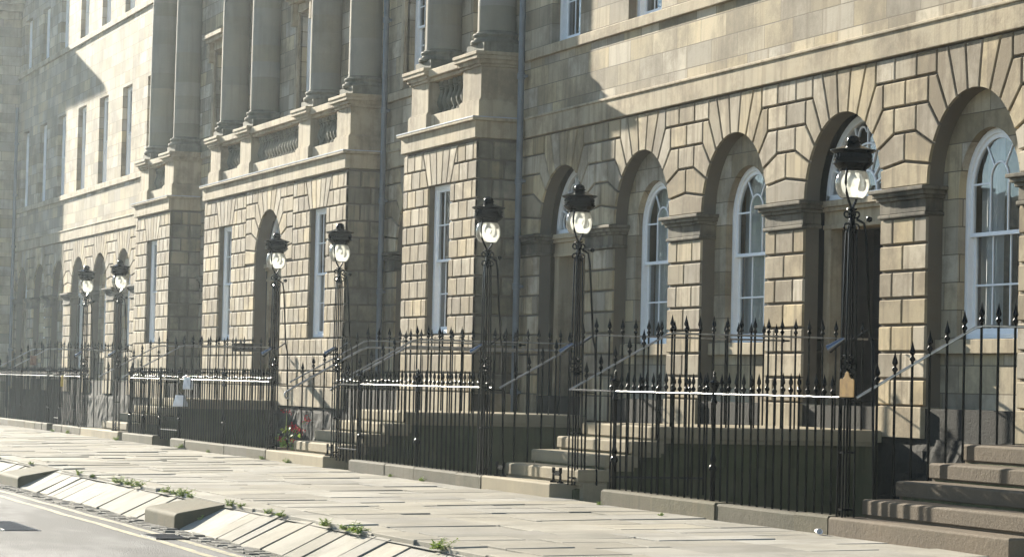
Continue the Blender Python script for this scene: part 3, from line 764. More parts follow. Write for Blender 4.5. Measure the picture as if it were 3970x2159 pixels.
# recess walls between the blocks
for x0, x1 in ((-52.82, -49.0), (2*CEN+49.0, 2*CEN+52.82)):
    c = (x0+x1)/2; arcade(pc, [c], x0-.03, x1+.03, 16.4, 'w')
    b = MB(); b.box(x0, x1, 16.355, 16.6, 5.705, 6.05); b.box(x0, x1, 16.33, 16.6, 6.02, 6.065); b.box(x0, x1, 16.33, 16.5, 7.06, 7.235)
    b.build('string_course', M['band'], pc, bevel=.012)
g = MB(); hw = .66
pw = sorted([-46.87, 2*CEN+46.87, -62.98, -54.93, CEN, -50.91, 2*CEN+50.91])
ed = [-73.2] + [v for c in pw for v in (c-hw, c+hw)] + [-44.70]
for k in range(0, len(ed), 2): g.box(ed[k], ed[k+1], 16.4, 16.75, 6.06, 16.5)
for c in pw: g.box(c-hw, c+hw, 16.4004, 16.75, 6.06, 7.25); g.box(c-hw, c+hw, 16.4004, 16.75, 9.75, 12.1); g.box(c-hw, c+hw, 16.4004, 16.75, 13.95, 16.5)
g.build('ashlar_wall', M['ashlar'], pc)
for c in pw:
    flat_window(pc, c, 16.56, hw, 7.25, 9.75, 3, False); flat_window(pc, c, 16.56, hw, 12.1, 13.95, 2, False)
    if c in (CEN, pw[1], pw[5]):
        h = MB()
        for s in (-1, 1):
            a, b = sorted((c+s*hw, c+s*(hw+.2))); h.box(a, b, 16.33, 16.45, 7.25, 9.9)
            a, b = sorted((c+s*(hw+.03), c+s*(hw+.19))); h.box(a, b, 16.2, 16.35, 9.45, 9.95)
        h.box(c-hw-.2, c+hw+.2, 16.33, 16.45, 9.755, 9.95); h.box(c-hw-.3, c+hw+.3, 16.17, 16.45, 9.95, 10.04); h.box(c-hw-.36, c+hw+.36, 16.08, 16.45, 10.04, 10.14)
        h.build('window_hood', M['band'], pc, bevel=.01)
for x0, x1 in (b1, b2, b3):
    e = MB()
    for z0, z1, o in ((14.25,14.75,0),(14.75,15.45,-.02),(15.45,15.65,.15),(15.65,15.85,.35),(15.85,16.0,.5)): e.box(x0-o+.15, x1+o-.15, 15.66-o, 16.42, z0, z1)
    e.build('entablature', M['band'], pc)
rough_base(pc, -73.2, -44.7, YB)
def downpipe(par, x, y, ztop, zbot=.9):
    g = MB(); g.lathe([(.058, zbot), (.058, ztop)], x, y, 0, 14)
    z = ztop-1.3
    while z > zbot:
        g.lathe([(.058,z-.06),(.074,z-.055),(.074,z+.05),(.058,z+.055)], x, y, 0, 14); g.box(x-.10, x+.10, y+.02, y+.09, z-.03, z+.02); z -= 1.85
    g.build('downpipe', M['pipe'], par, smooth=True)
downpipe(rw, -44.50, 16.27, 15.5); downpipe(pc, -52.60, 16.27, 15.6); downpipe(lw, -97.25, 16.27, 10.9)
shell(rw, -44.6, -20.3, 16.0); shell(lw, -97.7, -73.3, 16.0); shell(pc, -73.1, -44.8, 16.3)
# end pavilion that shades the far wing
ep = thing('corner_building', (-102, 15.4, 0), 'shaded plain stone corner building at the far left edge behind the pipe', 'building')
g = MB(); g.box(-125, -97.62, 14.85, 16.38, -2.4, 16.6); g.box(-125, -97.76, 16.381, 27, -2.4, 16.6); g.build('ashlar_wall', M['ashlar'], ep)
g = MB()
for z0, z1, o in ((14.1,14.35,.25),(14.35,14.6,.6),(14.6,14.8,.92)): g.box(-125, -97.62+o, 14.85-o, 16.35, z0, z1)
g.box(-125, -97.58, 14.81, 16.37, 5.7, 6.05); g.box(-125, -97.56, 14.79, 16.36, 7.05, 7.23)
g.build('cornice', M['band'], ep)

# ------------------------------------------------------------------ railings
FIN = [(.012,0),(.012,.025),(.026,.045),(.028,.06),(.012,.082),(.010,.10),(.024,.125),(.021,.15),(.010,.19),(.0,.235)]
FINT = [(.014,0),(.014,.03),(.029,.05),(.029,.062),(.014,.082),(.013,.092),(.03,.115),(.028,.135),(.012,.185),(.0,.24)]
def bar_mesh(x, y, zr, zb, tall, parent):
    g = MB(); pr = FINT if tall else FIN
    g.lathe([(.0125, zb-zr)] + pr, x, y, zr, 8); return g.build('bar', M['iron'], parent, smooth=True)
def post_mesh(x, y, zr, zb, parent):
    g = MB()
    g.lathe([(.030,zb-zr),(.030,.34+zb-zr),(.045,.36+zb-zr),(.045,.39+zb-zr),(.022,.42+zb-zr),(.036,.47+zb-zr),(.022,.53+zb-zr),(.022,-.12),(.036,-.09),(.022,-.05),(.026,0),
             (.02,.02),(.03,.045),(.058,.11),(.062,.125),(.04,.135),(.02,.15),(.022,.18),(.012,.20),(.018,.22),(.0,.25)], x, y, zr, 12)
    return g.build('post', M['iron'], parent, smooth=True)
def street_railing(x0, x1, label, posts, plinth=True, sp=.187, rail_x=None):
    r = thing('iron_railing', (x0, 12.05, 0), label, 'railing', 'street railings on stone plinths')
    if plinth:
        p = MB(); x = x0
        while x < x1-.01:
            l = random.uniform(1.1, 1.9); e = x+l
            if x1-e < .6: e = x1
            p.cbox(x+.004, e-.004, 11.9+random.uniform(-.008, .008), 12.2, -.12, .175+random.uniform(-.006, .006), .022, random.random()); x = e
        p.build('stone_plinth', M['plinth'], r)
    a, b = rail_x or (x0+.04, x1-.04)
    q = MB(); n = int((b-a)/.09)+1; pts = [(a+(b-a)*i/n, 12.05, 1.33+random.uniform(-.0015, .0015)) for i in range(n+1)]
    vs = []
    for i, pt in enumerate(pts): vs += [(pt[0], pt[1]-.017, pt[2]-.010), (pt[0], pt[1]+.017, pt[2]-.010), (pt[0], pt[1]+.015, pt[2]+.008+random.uniform(-.002, .002)), (pt[0], pt[1]-.015, pt[2]+.008+random.uniform(-.002, .002))]
    fs = [(4*i+k, 4*i+(k+1) % 4, 4*i+4+(k+1) % 4, 4*i+4+k) for i in range(n) for k in range(4)]
    q.add(vs, fs + [(0,1,2,3), (4*n,4*n+1,4*n+2,4*n+3)]); q.build('rail', M['iron_rail'], r, bevel=.006)
    src = None; n = round((b-a)/sp); sp = (b-a)/n
    psrc = None
    for i in range(n+1):
        x = a+sp*i
        if any(abs(x-pp) < sp*.5 for pp in posts):
            if psrc is None: psrc = post_mesh(x, 12.05, 1.33, .15, r); px = x
            else: inst(psrc, r, (x-px, 0, 0))
            continue
        if src is None: src = bar_mesh(x, 12.05, 1.33, .15, False, r); sx = x
        else: inst(src, r, (x-sx, random.uniform(-.004, .004), random.uniform(-.012, .012)))
    return r
street_railing(-29.52, -23.62, 'long black iron railing between the near gateway and the rightmost lamp', [-29.48, -26.63])
street_railing(-39.85, -33.75, 'black iron railing on a plinth between the second steps and the fourth and fifth lamps', [-39.8, -36.97])
street_railing(-52.1, -44.85, 'black iron railing with paper notices tied to its left end', [-52.0, -48.5])
street_railing(-56.7, -53.75, 'short black iron railing right of the farthest visible steps', [-56.65, -55.4, -53.8])
street_railing(-64.75, -61.3, 'short black iron railing left of the farthest visible steps with a yellow tag', [-64.7, -62.9])
street_railing(-79.0, -66.3, 'farthest black iron railing running out at the left edge', [-79, -74, -70.2, -66.4])
street_railing(-66.15, -65.5, 'very short piece of black iron railing on a single stone', [-66.1], sp=.2)
def gate(x0, x1, label, ang=0, hinge='r'):
    r = thing('iron_gate', (x1 if hinge == 'r' else x0, 12.05, 0), label, 'gate', 'area gates in the street railings')
    q = MB(); q.tube([(x0, 12.05, 1.32), (x1, 12.05, 1.32)], .013, 6); q.tube([(x0, 12.05, .32), (x1, 12.05, .32)], .012, 6); q.build('gate_rail', M['iron_rail'], r)
    n = max(3, round((x1-x0)/.19)); src = None
    for i in range(n+1):
        x = x0+(x1-x0)*i/n
        if src is None: src = bar_mesh(x, 12.05, 1.32, .12, False, r); sx = x
        else: inst(src, r, (x-sx, 0, random.uniform(-.01, .01)))
    if ang: r.rotation_euler = (0, 0, rad(ang))
gate(-30.75, -29.6, 'black iron gate swung open into the area beside the nearest steps', -97)
gate(-41.05, -39.95, 'closed black iron gate beside the second flight of steps')
gate(-53.65, -52.2, 'closed black iron gate left of the paper notices')
gate(-65.4, -64.85, 'narrow black iron gate left of the yellow tag')
tb = MB(); tb.tube([(-31.05, 12.1, 1.335), (-29.5, 12.05, 1.33)], .012, 6)
tag(tb.build('tie_rod', M['iron_rail']), 'thin iron tie rod spanning the open gateway from lamp to railing post', 'rod')

STEP_Z = [.175, .355, .535, .712, .90]; STEP_Y = [11.9, 12.22, 12.58, 12.94, 13.30]
def side_railing(x, yend, label, s):
    r = thing('iron_railing', (x, 12.1, 0), label, 'railing', 'railings beside the entrance steps')
    def rz(y): return 1.33+(y-12.08)*.555 if y < 13.40 else 2.065
    q = MB(); q.tube([(x, 12.08, 1.33), (x, 13.36, 2.04), (x, 13.46, 2.065), (x, yend, 2.065)], .014, 8); q.build('rail', M['handrail'], r, smooth=True)
    src = None; y = 12.3
    while y < yend:
        z = rz(y)
        if src is None: src = bar_mesh(x, y, z, z-1.25, True, r); y0, z0 = y, z
        else:
            c = inst(src, r, (0, y-y0, z-z0))
        y += .19
    g = MB(); g.tube([(x, yend, 2.065), (x, yend+.1, 2.065)], .013, 6); g.lathe([(0,-.03),(.025,-.02),(.03,0),(.025,.02),(0,.03)], x, yend, 2.065, 10)
    g.build('end_ball', M['iron'], r, smooth=True)
    return r
def entrance(xl, xr, ywall, label, mat, bl=None, br=None):
    t = thing('entrance_steps', ((xl+xr)/2, 12, 0), label, 'steps', 'flights of entrance steps')
    bl = bl if bl is not None else xl-.15; br = br if br is not None else xr-.1
    for i in range(5):
        g = MB(); z = STEP_Z[i]; y0 = STEP_Y[i]; zz = STEP_Z[i-1]-.02 if i else -.12
        y1 = STEP_Y[i+1]+.06 if i < 4 else ywall
        a, b = (bl, br) if i == 0 else (xl-.06, xr+.06)
        nose = .03 if i else 0
        g.cbox(a, b, y0-nose, y1, (zz+.05 if i else zz), z, .016)
        if i: g.box(a+.02, b-.02, y0, y1-.05, zz, zz+.052)
        else: g.box(xl-.06, xr+.06, 12.26, y1+.3, -.1, z-.002)
        g.build('landing_slab' if i == 4 else 'step', mat, t, bevel=.008)
    g = MB(); prof = [(12.2,-2.4),(ywall,-2.4),(ywall,.72),(13.28,.72),(13.28,.55),(12.93,.55),(12.93,.38),(12.57,.38),(12.57,.2),(12.2,.1)]
    g.prism(prof, 0, (xr-xl)-.1, lambda u, v, d: (xl+.05+d, u, v))
    for s, xx in ((-1, xl+.05), (1, xr-.05)):                    # raised border of the flank
        a, b = sorted((xx, xx+s*.03)); g.box(a, b, 13.45, ywall-.05, .40, .715); g.box(a, b, 13.45, ywall-.05, -2.3, -1.2)
    g.build('flank_wall', M['mossy'], t)
    return t
entrance(-23.40, -20.45, 16.37, 'brown stone steps at the lower right corner beside the brass plaque', M['step_brown'], -23.6, -20.2)
entrance(-33.55, -31.05, 16.37, 'pale stone steps climbing between the two tall lamps right of centre', M['step'], -33.74, -31.2)
entrance(-44.05, -41.35, 16.37, 'grey stone steps in the middle beside the red flowers and curled handrail', M['step'], -44.83, -41.3)
entrance(-60.25, -57.70, 15.6, 'far left stone steps seen through the railings below the two small lamps', M['step'], -61.28, -57.15)
side_railing(-23.40, 16.2, 'black iron railing climbing the lower right steps behind the brass plaque', 1)
side_railing(-31.05, 16.2, 'black iron railing on the right side of the pale steps right of centre', 1)
side_railing(-33.60, 16.2, 'black iron railing on the left side of the pale steps right of centre', -1)
side_railing(-41.35, 16.2, 'black iron railing on the right side of the middle steps', 1)
side_railing(-44.05, 16.2, 'black iron railing on the left side of the middle steps by the flowers', -1)
side_railing(-57.70, 15.4, 'black iron railing carrying a dark sign right of the far left steps', 1)
side_railing(-60.25, 15.4, 'black iron railing left of the far left steps', -1)
side_railing(-73.8, 16.2, 'sloping black railing at the far left edge nearer the wall', 1)
side_railing(-76.2, 16.2, 'sloping black railing at the far left edge beyond its neighbour', 1)
for x, lab in ((-43.85, 'long tubular handrail with a curled end on the left of the middle steps'), (-41.5, 'plain tubular handrail on the right of the middle steps')):
    h = MB(); z0 = 1.22
    pts = [(x, 11.99+.05*math.cos(a), z0-.10+.06*math.sin(a)) for a in [rad(k) for k in range(-60, -300, -30)]] if x < -43 else []
    pts += [(x, 12.05, z0+.0), (x, 13.25, z0+.68), (x, 13.38, z0+.73), (x, 16.2, z0+.73)]
    h.tube(pts, .019, 8)
    tag(h.build('handrail', M['handrail'], smooth=True), lab, 'handrail', 'tubular handrails')

# ------------------------------------------------------------------ street lamps
def spiral(mb, cx, cy, cz, r, s, v, dirx, diry):
    pts = []
    for k in range(22):
        t = k/21; a = rad(90-s*0+t*500); rr = r*(1-.75*t)
        pts.append((cx+dirx*rr*math.cos(a)*s, cy+diry*rr*math.cos(a)*s, cz+v*rr*math.sin(a)))
    mb.tube(pts, .010, 5)
def make_lamp(x, y, label):
    L = thing('street_lamp', (x, y, .17), label, 'street lamp', 'globe lamps beside the entrance steps')
    g = MB()                                       # cage of slender rods
    for dx, dy in ((-1,-1),(1,-1),(1,1),(-1,1)):
        g.tube([(x+dx*.062, y+dy*.062, .16), (x+dx*.055, y+dy*.055, 1.6), (x+dx*.038, y+dy*.038, 2.93), (x+dx*.018, y+dy*.018, 3.0), (x+dx*.012, y+dy*.012, 3.16)], .0105, 6)
    g.tube([(x, y, .16), (x, y, 3.16)], .0125, 6)
    for z in (.25, .8, 1.33): g.lathe([(.05,z-.01),(.085,z-.01),(.085,z+.01),(.05,z+.01)], x, y, 0, 4, a0=rad(45))
    g.build('lamp_post', M['iron'], L, smooth=True)
    s = MB(); s3 = MB()
    for dx, dy in ((1,0),(-1,0),(0,1),(0,-1)):
        for z, v in ((3.11,1),(2.98,-1),(1.69,1),(1.58,-1)):
            spiral(s if z > 2 else s3, x+dx*.05, y+dy*.05, z, .05, 1 if dx+dy > 0 else 1, v, dx, dy)
    s.lathe([(0,-.03),(.025,-.015),(.03,0),(.025,.015),(0,.03)], x, y, 3.05, 10); s3.lathe([(0,-.03),(.022,-.015),(.026,0),(.022,.015),(0,.03)], x, y, 1.52, 10); s3.build('scroll', M['iron'], L, smooth=True)
    s.build('scroll', M['iron'], L, smooth=True)
    b = MB()                                       # stay with its bracket
    b.tube([(x+.03, y+.04, 3.06), (x+.07, y+.10, 3.02), (x+.085, y+.12, 2.9), (x+.10, y+.17, 2.0), (x+.08, y+.19, 1.93), (x+.11, y+.20, 1.85), (x+.13, y+.24, .16)], .013, 7)
    b.tube([(x, y, 1.30), (x+.12, y+.21, 1.30)], .009, 5); b.tube([(x+.02, y+.02, 1.88), (x+.10, y+.17, 2.0)], .011, 5)
    b.lathe([(0,-.03),(.025,-.02),(.032,0),(.025,.02),(0,.03)], x+.10, y+.14, 3.06, 10); b.build('stay', M['iron'], L, smooth=True)
    n = MB(); d = Vector((-.45, -.55, -.48)).normalized(); p = Vector((x-.02, y-.04, 1.90))
    n.tube([p, p+d*.02, p+d*.15, p+d*.19], [.018, .024, .038, .045], 12); n.build('snuffer', M['snuffer'], L, smooth=True)
    yk = MB()                                      # yoke under and round the globe
    ang = rad(-45)
    for sg in (1, -1):
        yk.tube([(x+sg*math.cos(ang)*r, y+sg*math.sin(ang)*r, z) for r, z in ((.012,3.165),(.045,3.19),(.095,3.235),(.155,3.31),(.186,3.40),(.186,3.46),(.155,3.545))], .0125, 6)
    yk.build('yoke', M['iron'], L, smooth=True)
    gl = MB(); gl.lathe([(.102,3.268),(.108,3.262),(.135,3.29),(.158,3.34),(.168,3.40),(.163,3.45),(.145,3.50),(.125,3.525)], x, y, 0, 28)
    gl.f = [f for f in gl.f if len(f) == 4]; gl.t = gl.t[:len(gl.f)]
    gl.build('globe', M['globe'], L, smooth=True, recalc=False)
    bu = MB(); bu.lathe([(.02,3.53),(.024,3.50),(.045,3.46),(.055,3.42),(.045,3.385),(.02,3.37),(0,3.366)], x, y, 0, 14); bu.build('bulb', M['curtain'], L, smooth=True)
    c = MB(); c.lathe([(0,3.525),(.128,3.525),(.132,3.545),(.15,3.555),(.172,3.575),(.185,3.59),(.198,3.60),(.198,3.615),(.185,3.62),(.19,3.635),(.19,3.645),(.176,3.652),(.174,3.69),(.178,3.694),(.205,3.71),(.225,3.724),(.225,3.732),
        (.16,3.748),(.09,3.772),(.068,3.785),(.060,3.795),(.072,3.80),(.075,3.812),(.062,3.82),(.064,3.835),(.055,3.855),(.03,3.872),(0,3.878)], x, y, 0, 32)
    for k in range(26):
        a = 2*math.pi*k/26; c.box(x+.180*math.cos(a)-.006, x+.180*math.cos(a)+.006, y+.180*math.sin(a)-.006, y+.180*math.sin(a)+.006, 3.655, 3.688)
    c.lathe([(.006,3.73),(.006,3.745),(.012,3.75),(.0,3.765)], x+.2*math.cos(rad(160)), y+.2*math.sin(rad(160)), 0, 6)
    c.build('lamp_cap', M['iron'], L, smooth=True)
    L.rotation_euler = (random.uniform(-.007, .007), random.uniform(-.008, .008), random.uniform(-.15, .15))
    return L
for x, y, lab in ((-23.50, 12.03, 'largest and nearest black globe lamp, a brass plaque at its foot'),
                  (-31.12, 12.20, 'black globe lamp right of the pale steps, second from the right'),
                  (-33.95, 12.00, 'black globe lamp left of the pale steps and before the right downpipe'),
                  (-41.20, 12.08, 'black globe lamp right of the middle steps with a bright snuffer'),
                  (-44.80, 12.00, 'black globe lamp left of the middle steps standing before the arched doorway'),
                  (-57.95, 12.03, 'small far black globe lamp nearer the slim corner block, second from the left'),
                  (-61.50, 11.98, 'farthest black globe lamp, leftmost of all, before the white doorway')):
    make_lamp(x, y, lab)

# ------------------------------------------------------------------ small things
pl = MB(); prof = [(-.16,0),(.16,0),(.16,.165),(.13,.18),(.11,.17),(.06,.195),(.035,.235),(0,.25),(-.035,.235),(-.06,.195),(-.11,.17),(-.13,.18),(-.16,.165)]
ca, sa = math.cos(rad(12)), math.sin(rad(12))
prof = [(u*.84, v) for u, v in prof]
pl.prism(prof, 0, .008, lambda u, v, d: (-23.33+u*ca-d*sa*0, 11.935+u*sa*.3+d, 1.335+v))
tag(pl.build('brass_plaque', M['brass'], bevel=.002), 'brass name plaque with a scalloped top on the rail below the nearest lamp', 'plaque')
def scraper(x, y, z, label):
    g = MB()
    for sx in (-.12, .12):
        g.lathe([(.045,0),(.045,.02),(.018,.03),(.014,.12),(.02,.14),(.02,.17),(0,.185)], x+sx, y, z, 8); g.box(x+sx-.016, x+sx+.016, y-.016, y+.016, z+.12, z+.19)
    g.box(x-.12, x+.12, y-.006, y+.006, z+.09, z+.15)
    tag(g.build('boot_scraper', M['iron'], smooth=True), label, 'boot scraper', 'boot scrapers on the bottom steps')
scraper(-31.42, 12.08, .175, 'iron boot scraper at the foot of the lamp right of the pale steps')
scraper(-33.45, 12.06, .175, 'iron boot scraper at the left end of the pale steps')
scraper(-41.55, 12.08, .175, 'iron boot scraper at the right end of the middle steps')
scraper(-58.35, 12.08, .175, 'iron boot scraper at the far left steps')
def paper(c, w, h, label, name, flare=1.0, mat='paper', text=0):
    t = thing(name, c, label, 'notice', None)
    r = Vector((math.sin(YAW), math.cos(YAW), 0)); nrm = Vector((math.cos(YAW), -math.sin(YAW), 0)); c = Vector(c)
    g = MB(); n = 6; vs = []
    for j in range(n+1):
        for i in range(n+1):
            u = (i/n-.5); v = j/n; k = flare+(1-flare)*v
            p = c + r*(u*w*k) + Vector((0, 0, h*v)) + nrm*(.015*math.sin(i*1.9+j)+.02*(1-v)); vs.append(tuple(p))
    g.add(vs, [(j*(n+1)+i, j*(n+1)+i+1, (j+1)*(n+1)+i+1, (j+1)*(n+1)+i) for j in range(n) for i in range(n)])
    o = g.build('sheet', M[mat], t, smooth=True, recalc=False); md = o.modifiers.new('thick', 'SOLIDIFY'); md.thickness = .004
    if text:
        q = MB()
        for j in range(text):
            z = h*(.78-.55*j/text); ww = w*(.25 if j % 2 else .33)
            p = c+nrm*.045; a = p-r*ww; b = p+r*ww
            q.add([tuple(a+Vector((0,0,z))), tuple(b+Vector((0,0,z))), tuple(b+Vector((0,0,z+h*.045))), tuple(a+Vector((0,0,z+h*.045)))], [(0,1,2,3)])
        q.build('printed_lines', M['ink'], t, recalc=False)
paper((-51.15, 12.0, 1.14), .17, .23, 'crumpled white printed notice tied to the railing rail', 'paper_notice', 1.15, 'paper', 0)
paper((-51.75, 12.0, .80), .20, .22, 'white paper bag shape notice hanging low on the railing left end', 'paper_notice', 1.5, 'paper', 0)
paper((-51.75, 12.02, 1.07), .10, .26, 'small dull grey plate on the railing post above the hanging paper', 'notice_plate', 1, 'plinth', 0)
paper((-64.1, 11.98, 1.08), .06, .26, 'yellow tag hanging from the rail of a far left railing', 'yellow_tag', 1, 'tape', 0)
paper((-73.6, 12.95, 1.60), .17, .26, 'small brown wall box seen above the far left railing', 'brown_box', 1, 'clay', 0)
sg = MB(); sg.box(-57.76, -57.72, 14.50, 15.18, 1.96, 2.14)
sg2 = MB()
for k in range(5): sg2.box(-57.718, -57.714, 14.62+.09*k, 14.68+.09*k, 2.03, 2.06)
so_ = thing('railing_sign', (-57.74, 14.8, 1.96), 'small black sign board fixed to the railing of the arched doorway', 'sign')
sg.build('board', M['black'], so_, bevel=.004); sg2.build('lettering', M['ink'], so_)
# kerb stepping blocks
def kerb_block(x0, x1, label):
    g = MB(); n = 8
    pts = [(7.14,-.43),(7.14,-.235),(7.16,-.21),(7.20,-.197),(7.80,-.085),(7.80,-.30)]
    g.prism(pts, 0, x1-x0, lambda u, v, d: (x0+d, u, v))
    tag(g.build('kerb_block', M['plinth'], bevel=.025), label, 'stone block', 'stepping blocks set in the sloping kerb')
kerb_block(-32.55, -30.93, 'near weathered stone stepping block jutting from the sloping kerb, weeds on its side')
kerb_block(-43.37, -41.63, 'far stone stepping block in the sloping kerb at the left')
# drain grate and cover
gr = MB(); gr.box(-29.92, -29.12, 6.52, 6.56, ZR, ZR+.02); gr.box(-29.92, -29.12, 6.92, 6.96, ZR, ZR+.02); gr.box(-29.92, -29.86, 6.56, 6.92, ZR, ZR+.019); gr.box(-29.18, -29.12, 6.56, 6.92, ZR, ZR+.019)
for k in range(12): gr.box(-29.86+.0567*k+.012, -29.86+.0567*k+.042, 6.56, 6.92, ZR, ZR+.016)
tag(gr.build('drain_grate', M['iron_rail'], bevel=.003), 'iron drain grate in the gutter below the near stepping block', 'drain')
mc = MB(); mc.box(-32.6, -30.7, 5.1, 5.55, ZR, ZR+.006)
for k in range(16): mc.box(-32.55+.115*k, -32.49+.115*k, 5.14, 5.51, ZR+.006, ZR+.012)
tag(mc.build('manhole_cover', M['iron_rail']), 'long iron service cover in the road at the left edge', 'cover')
# red flowers
def geranium(x, y, z):
    t = thing('red_geranium', (x, y, z), 'straggly red flowering plant in the area behind the railing by the middle steps', 'plant')
    rnd = random.Random(5); st = MB(); lf = MB(); fl = MB()
    for k in range(7):
        a = rnd.uniform(0, 6.28); l = rnd.uniform(.25, .62); tip = Vector((x+rnd.uniform(-.5, .85), y+rnd.uniform(-.25, .25), z+rnd.uniform(.12, .66)))
        st.tube([(x+rnd.uniform(-.3, .3), y, z), ((x+tip.x)/2, (y+tip.y)/2, z+(tip.z-z)*.65), tuple(tip)], .006, 4)
        for q in range(20):
            o = Vector((rnd.gauss(0, .055), rnd.gauss(0, .05), rnd.gauss(0, .03))); p = tip+o; e = .014
            dv = Vector((rnd.gauss(0,1), rnd.gauss(0,1), rnd.gauss(0,1))).normalized()*e; d2 = dv.orthogonal().normalized()*e
            fl.add([tuple(p-dv-d2), tuple(p+dv-d2), tuple(p+dv+d2), tuple(p-dv+d2)], [(0,1,2,3)], rnd.random())
        for q in range(5):
            p = Vector((x+(tip.x-x)*rnd.random()+rnd.gauss(0, .06), y+rnd.gauss(0, .1), z+(tip.z-z)*rnd.random()*.8)); e = .03
            dv = Vector((rnd.gauss(0,1), rnd.gauss(0,1), rnd.gauss(0,1))).normalized()*e; d2 = dv.orthogonal().normalized()*e
            lf.add([tuple(p-dv-d2), tuple(p+dv-d2), tuple(p+dv+d2), tuple(p-dv+d2)], [(0,1,2,3)], rnd.random())
    st.build('stems', M['weed'], t); lf.build('leaves', M['weed'], t, recalc=False); fl.build('blossoms', M['flower'], t, recalc=False)
    po = MB(); po.lathe([(.16,-.34),(.2,-.02),(.22,-.02),(.22,.02),(.18,.02)], x, y, z, 16); po.build('pot', M['clay'], t, smooth=True)
    sh = MB(); sh.box(x-.3, x+.3, y-.25, y+.25, z-2.66, z-.34); sh.build('pot_stand', M['mossy'], t)
geranium(-46.15, 12.6, .16)
# crushed cup
g = MB(); g.lathe([(.028,0),(.030,.01),(.036,.09),(.040,.10),(.036,.10),(.03,.02)], 0, 0, 0, 14)
g.v = [(-23.70+z*.9+x*.3, 11.83+x*.75-z*.15, pz(11.8)+.035+y*.7) for x, y, z in g.v]
tag(g.build('crushed_cup', M['paper'], smooth=True), 'crushed white plastic cup lying at the plinth end below the brown steps', 'litter')
# weeds
def weed(x, y, z, s, label, tall=1.0, seed=0):
    rnd = random.Random(seed*13+1); g = MB()
    ns = rnd.randint(9, 14)
    for k in range(ns):
        bx = x+rnd.gauss(0, .35)*s; by = y+rnd.gauss(0, .12)*s; h = s*tall*rnd.uniform(.25, .85); lx, ly = rnd.gauss(0, .3)*s, rnd.gauss(0, .3)*s
        g.tube([(bx, by, z), (bx+lx*.5, by+ly*.5, z+h*.6), (bx+lx, by+ly, z+h)], .003, 4, .3)
        for q in range(rnd.randint(9, 16)):
            t = rnd.uniform(.05, 1); p = Vector((bx+lx*t, by+ly*t, z+h*t)); l = s*rnd.uniform(.22, .46)*(1.15-t*.6); a = rnd.uniform(0, 6.28)
            d = Vector((math.cos(a), math.sin(a), rnd.uniform(-.1, .7))).normalized(); wv = d.cross(Vector((0, 0, 1))).normalized()*l*.24; dr = Vector((0, 0, -l*.22))
            g.add([tuple(p), tuple(p+d*l*.45+wv), tuple(p+d*l+dr), tuple(p+d*l*.45-wv)], [(0,1,2,3)], rnd.random())
    tag(g.build('weed', M['weed'], recalc=False), label, 'weed', 'weeds growing in the stone joints')
ke = -.10
WD = [(-44.0, 7.76, ke, .16, 'low weed at the left edge beside the far stepping block'),
 (-39.85, 7.74, ke, .20, 'spreading weed in the kerb just right of the far stepping block'),
 (-38.9, 7.76, ke, .12, 'tiny weed tuft in the kerb joint third from the left'),
 (-37.0, 7.74, ke, .26, 'bushy weed patch in the kerb at its broken corner'),
 (-36.3, 7.72, ke, .22, 'thin reddish weed beside the bushy patch in the kerb'),
 (-35.65, 7.72, ke, .27, 'bright green weed clump midway between the two stepping blocks'),
 (-34.1, 7.74, ke, .22, 'leafy weed in the kerb right of the bright clump'),
 (-33.55, 7.74, ke, .17, 'small weed between two larger ones left of the near block'),
 (-33.2, 7.74, ke, .24, 'yellow green weed at the upper left corner of the near block'),
 (-32.7, 7.74, ke, .16, 'short weed touching the near stepping block'),
 (-30.6, 7.72, ke, .20, 'weed at the rear right corner of the near block'),
 (-30.2, 7.74, ke, .15, 'small weed right behind the near block along the kerb'),
 (-30.88, 7.45, -.28, .15, 'trailing weed on the shaded side of the near block'),
 (-28.9, 7.72, ke, .17, 'weed below a broken kerb stone right of the near block'),
 (-28.4, 7.72, ke, .18, 'low yellowish weed in the kerb left of centre bottom'),
 (-26.55, 7.70, ke, .20, 'rounded green weed left of the tallest one in the kerb'),
 (-25.95, 7.72, ke, .14, 'small weed touching the tallest one'),
 (-25.45, 7.70, ke, .30, 'tallest bright green weed in the kerb near the bottom edge'),
 (-23.0, 7.70, ke, .26, 'broad weed in the kerb at the bottom edge, rightmost of the kerb'),
 (-64.4, 11.86, 0, .16, 'small weed at the base of the plinth at far left'),
 (-62.6, 11.86, 0, .20, 'weed at the plinth below the farthest lamp'),
 (-57.0, 11.84, 0, .20, 'weed at the foot of the far left steps'),
 (-51.0, 11.85, 0, .24, 'weed at the plinth below the hanging papers'),
 (-48.8, 11.86, 0, .13, 'low weed at the plinth right of the papers'),
 (-44.9, 11.86, 0, .16, 'weed where the plinth meets the middle steps'),
 (-43.3, 11.86, 0, .20, 'reddish weed at the foot of the middle steps'),
 (-37.6, 11.86, 0, .12, 'tiny weed at the plinth right of the middle steps'),
 (-36.1, 11.86, 0, .15, 'bright low weed at the plinth left of the pale steps'),
 (-29.4, 11.84, 0, .10, 'tiny weed at the near plinth corner by the open gateway'),
 (-27.0, 11.6, 0, .11, 'small weed sprig alone on the flagstones before the near plinth')]
for i, (x, y, z, s, lab) in enumerate(WD): weed(x, y, z, s*.66, lab, .75, i)
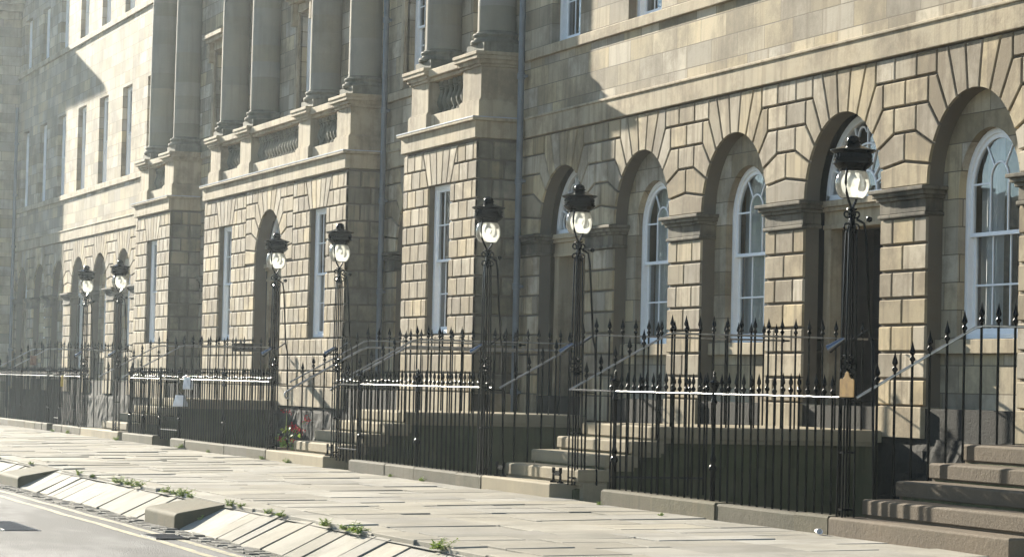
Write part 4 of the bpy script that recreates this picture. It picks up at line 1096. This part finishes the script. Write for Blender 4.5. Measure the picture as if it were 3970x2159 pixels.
# garden trees across the street: they stand out of frame and show in the window glass
def tree(x, y, h, seed, label, src=None):
    t = thing('garden_tree', (x, y, ZR), label, 'tree', 'trees of the garden across the street')
    rnd = random.Random(seed); tr = MB(); lf = MB()
    tr.tube([(x, y, ZR), (x+.1, y, h*.3), (x+.3, y+.2, h*.6), (x+.2, y, h*.85)], [.32, .26, .16, .05], 10)
    cl = []
    for k in range(26):
        a = rnd.uniform(0, 6.28); z = h*rnd.uniform(.32, .95); rr = h*.30*math.sin(math.pi*min(1, (z/h-.22)/.85))*rnd.uniform(.5, 1.1)
        c = Vector((x+rr*math.cos(a), y+rr*math.sin(a), z)); cl.append(c); tr.tube([(x+.1, y, z*.72), tuple(c)], [.09, .02], 6)
    for c in cl:
        for q in range(210):
            p = c+Vector((rnd.gauss(0, .8), rnd.gauss(0, .8), rnd.gauss(0, .55))); e = rnd.uniform(.09, .17)
            dv = Vector((rnd.gauss(0,1), rnd.gauss(0,1), rnd.gauss(0,.6))).normalized()*e; d2 = dv.orthogonal().normalized()*e*.7
            lf.add([tuple(p-dv), tuple(p-d2), tuple(p+dv), tuple(p+d2)], [(0,1,2,3)], rnd.random())
    tr.build('trunk', M['bark'], t, smooth=True); lf.build('crown', M['leaf'], t, recalc=False)
for i, (x, y, h) in enumerate(((-92, -12, 9), (-118, -16, 12))):
    tree(x, y, h, 40+i, 'garden tree across the street, reflected in the ground floor windows')
# unseen houses added out of frame to cover the horizon that windows and ironwork mirror
ft = thing('terrace_house', (-175, -60, 0), 'unseen plain terrace added to close the far horizon, out of frame', 'terrace')
g = MB(); g.box(-190, -175, -150, 2, ZR, 15.5); g.build('wall', M['ashlar'], ft)
g = MB(); g.box(-191, -174.5, -150.5, 2.5, 15.5, 16.3); g.build('cornice', M['band'], ft)
src = None
for j in range(3):
    for i in range(30):
        if src is None:
            g = MB(); g.box(-175.02, -174.95, -146.0, -144.6, 2.5, 5.2); src = g.build('window', M['pipe'], ft)
        else: inst(src, ft, (0, 4.9*i, 4.3*j))
# ------------------------------------------------------------------ added volume standing in for a lens flare veil, also fades far things
FLARE_HAZE = .00028
hz = MB(); hz.box(-200, 60, -160, 45, -4.5, 30)
ho = hz.build('flare_haze', bpy.data.materials.new('flare_haze_air'), recalc=True); struct(ho, 'stuff')
hm = ho.data.materials[0]; hm.use_nodes = True; hn = hm.node_tree
hn.nodes.remove(hn.nodes['Principled BSDF'])
pv = hn.nodes.new('ShaderNodeVolumePrincipled'); pv.inputs['Density'].default_value = FLARE_HAZE; pv.inputs['Color'].default_value = (.82, .93, 1.0, 1); pv.inputs['Anisotropy'].default_value = .79
hn.links.new(pv.outputs[0], hn.nodes['Material Output'].inputs['Volume'])
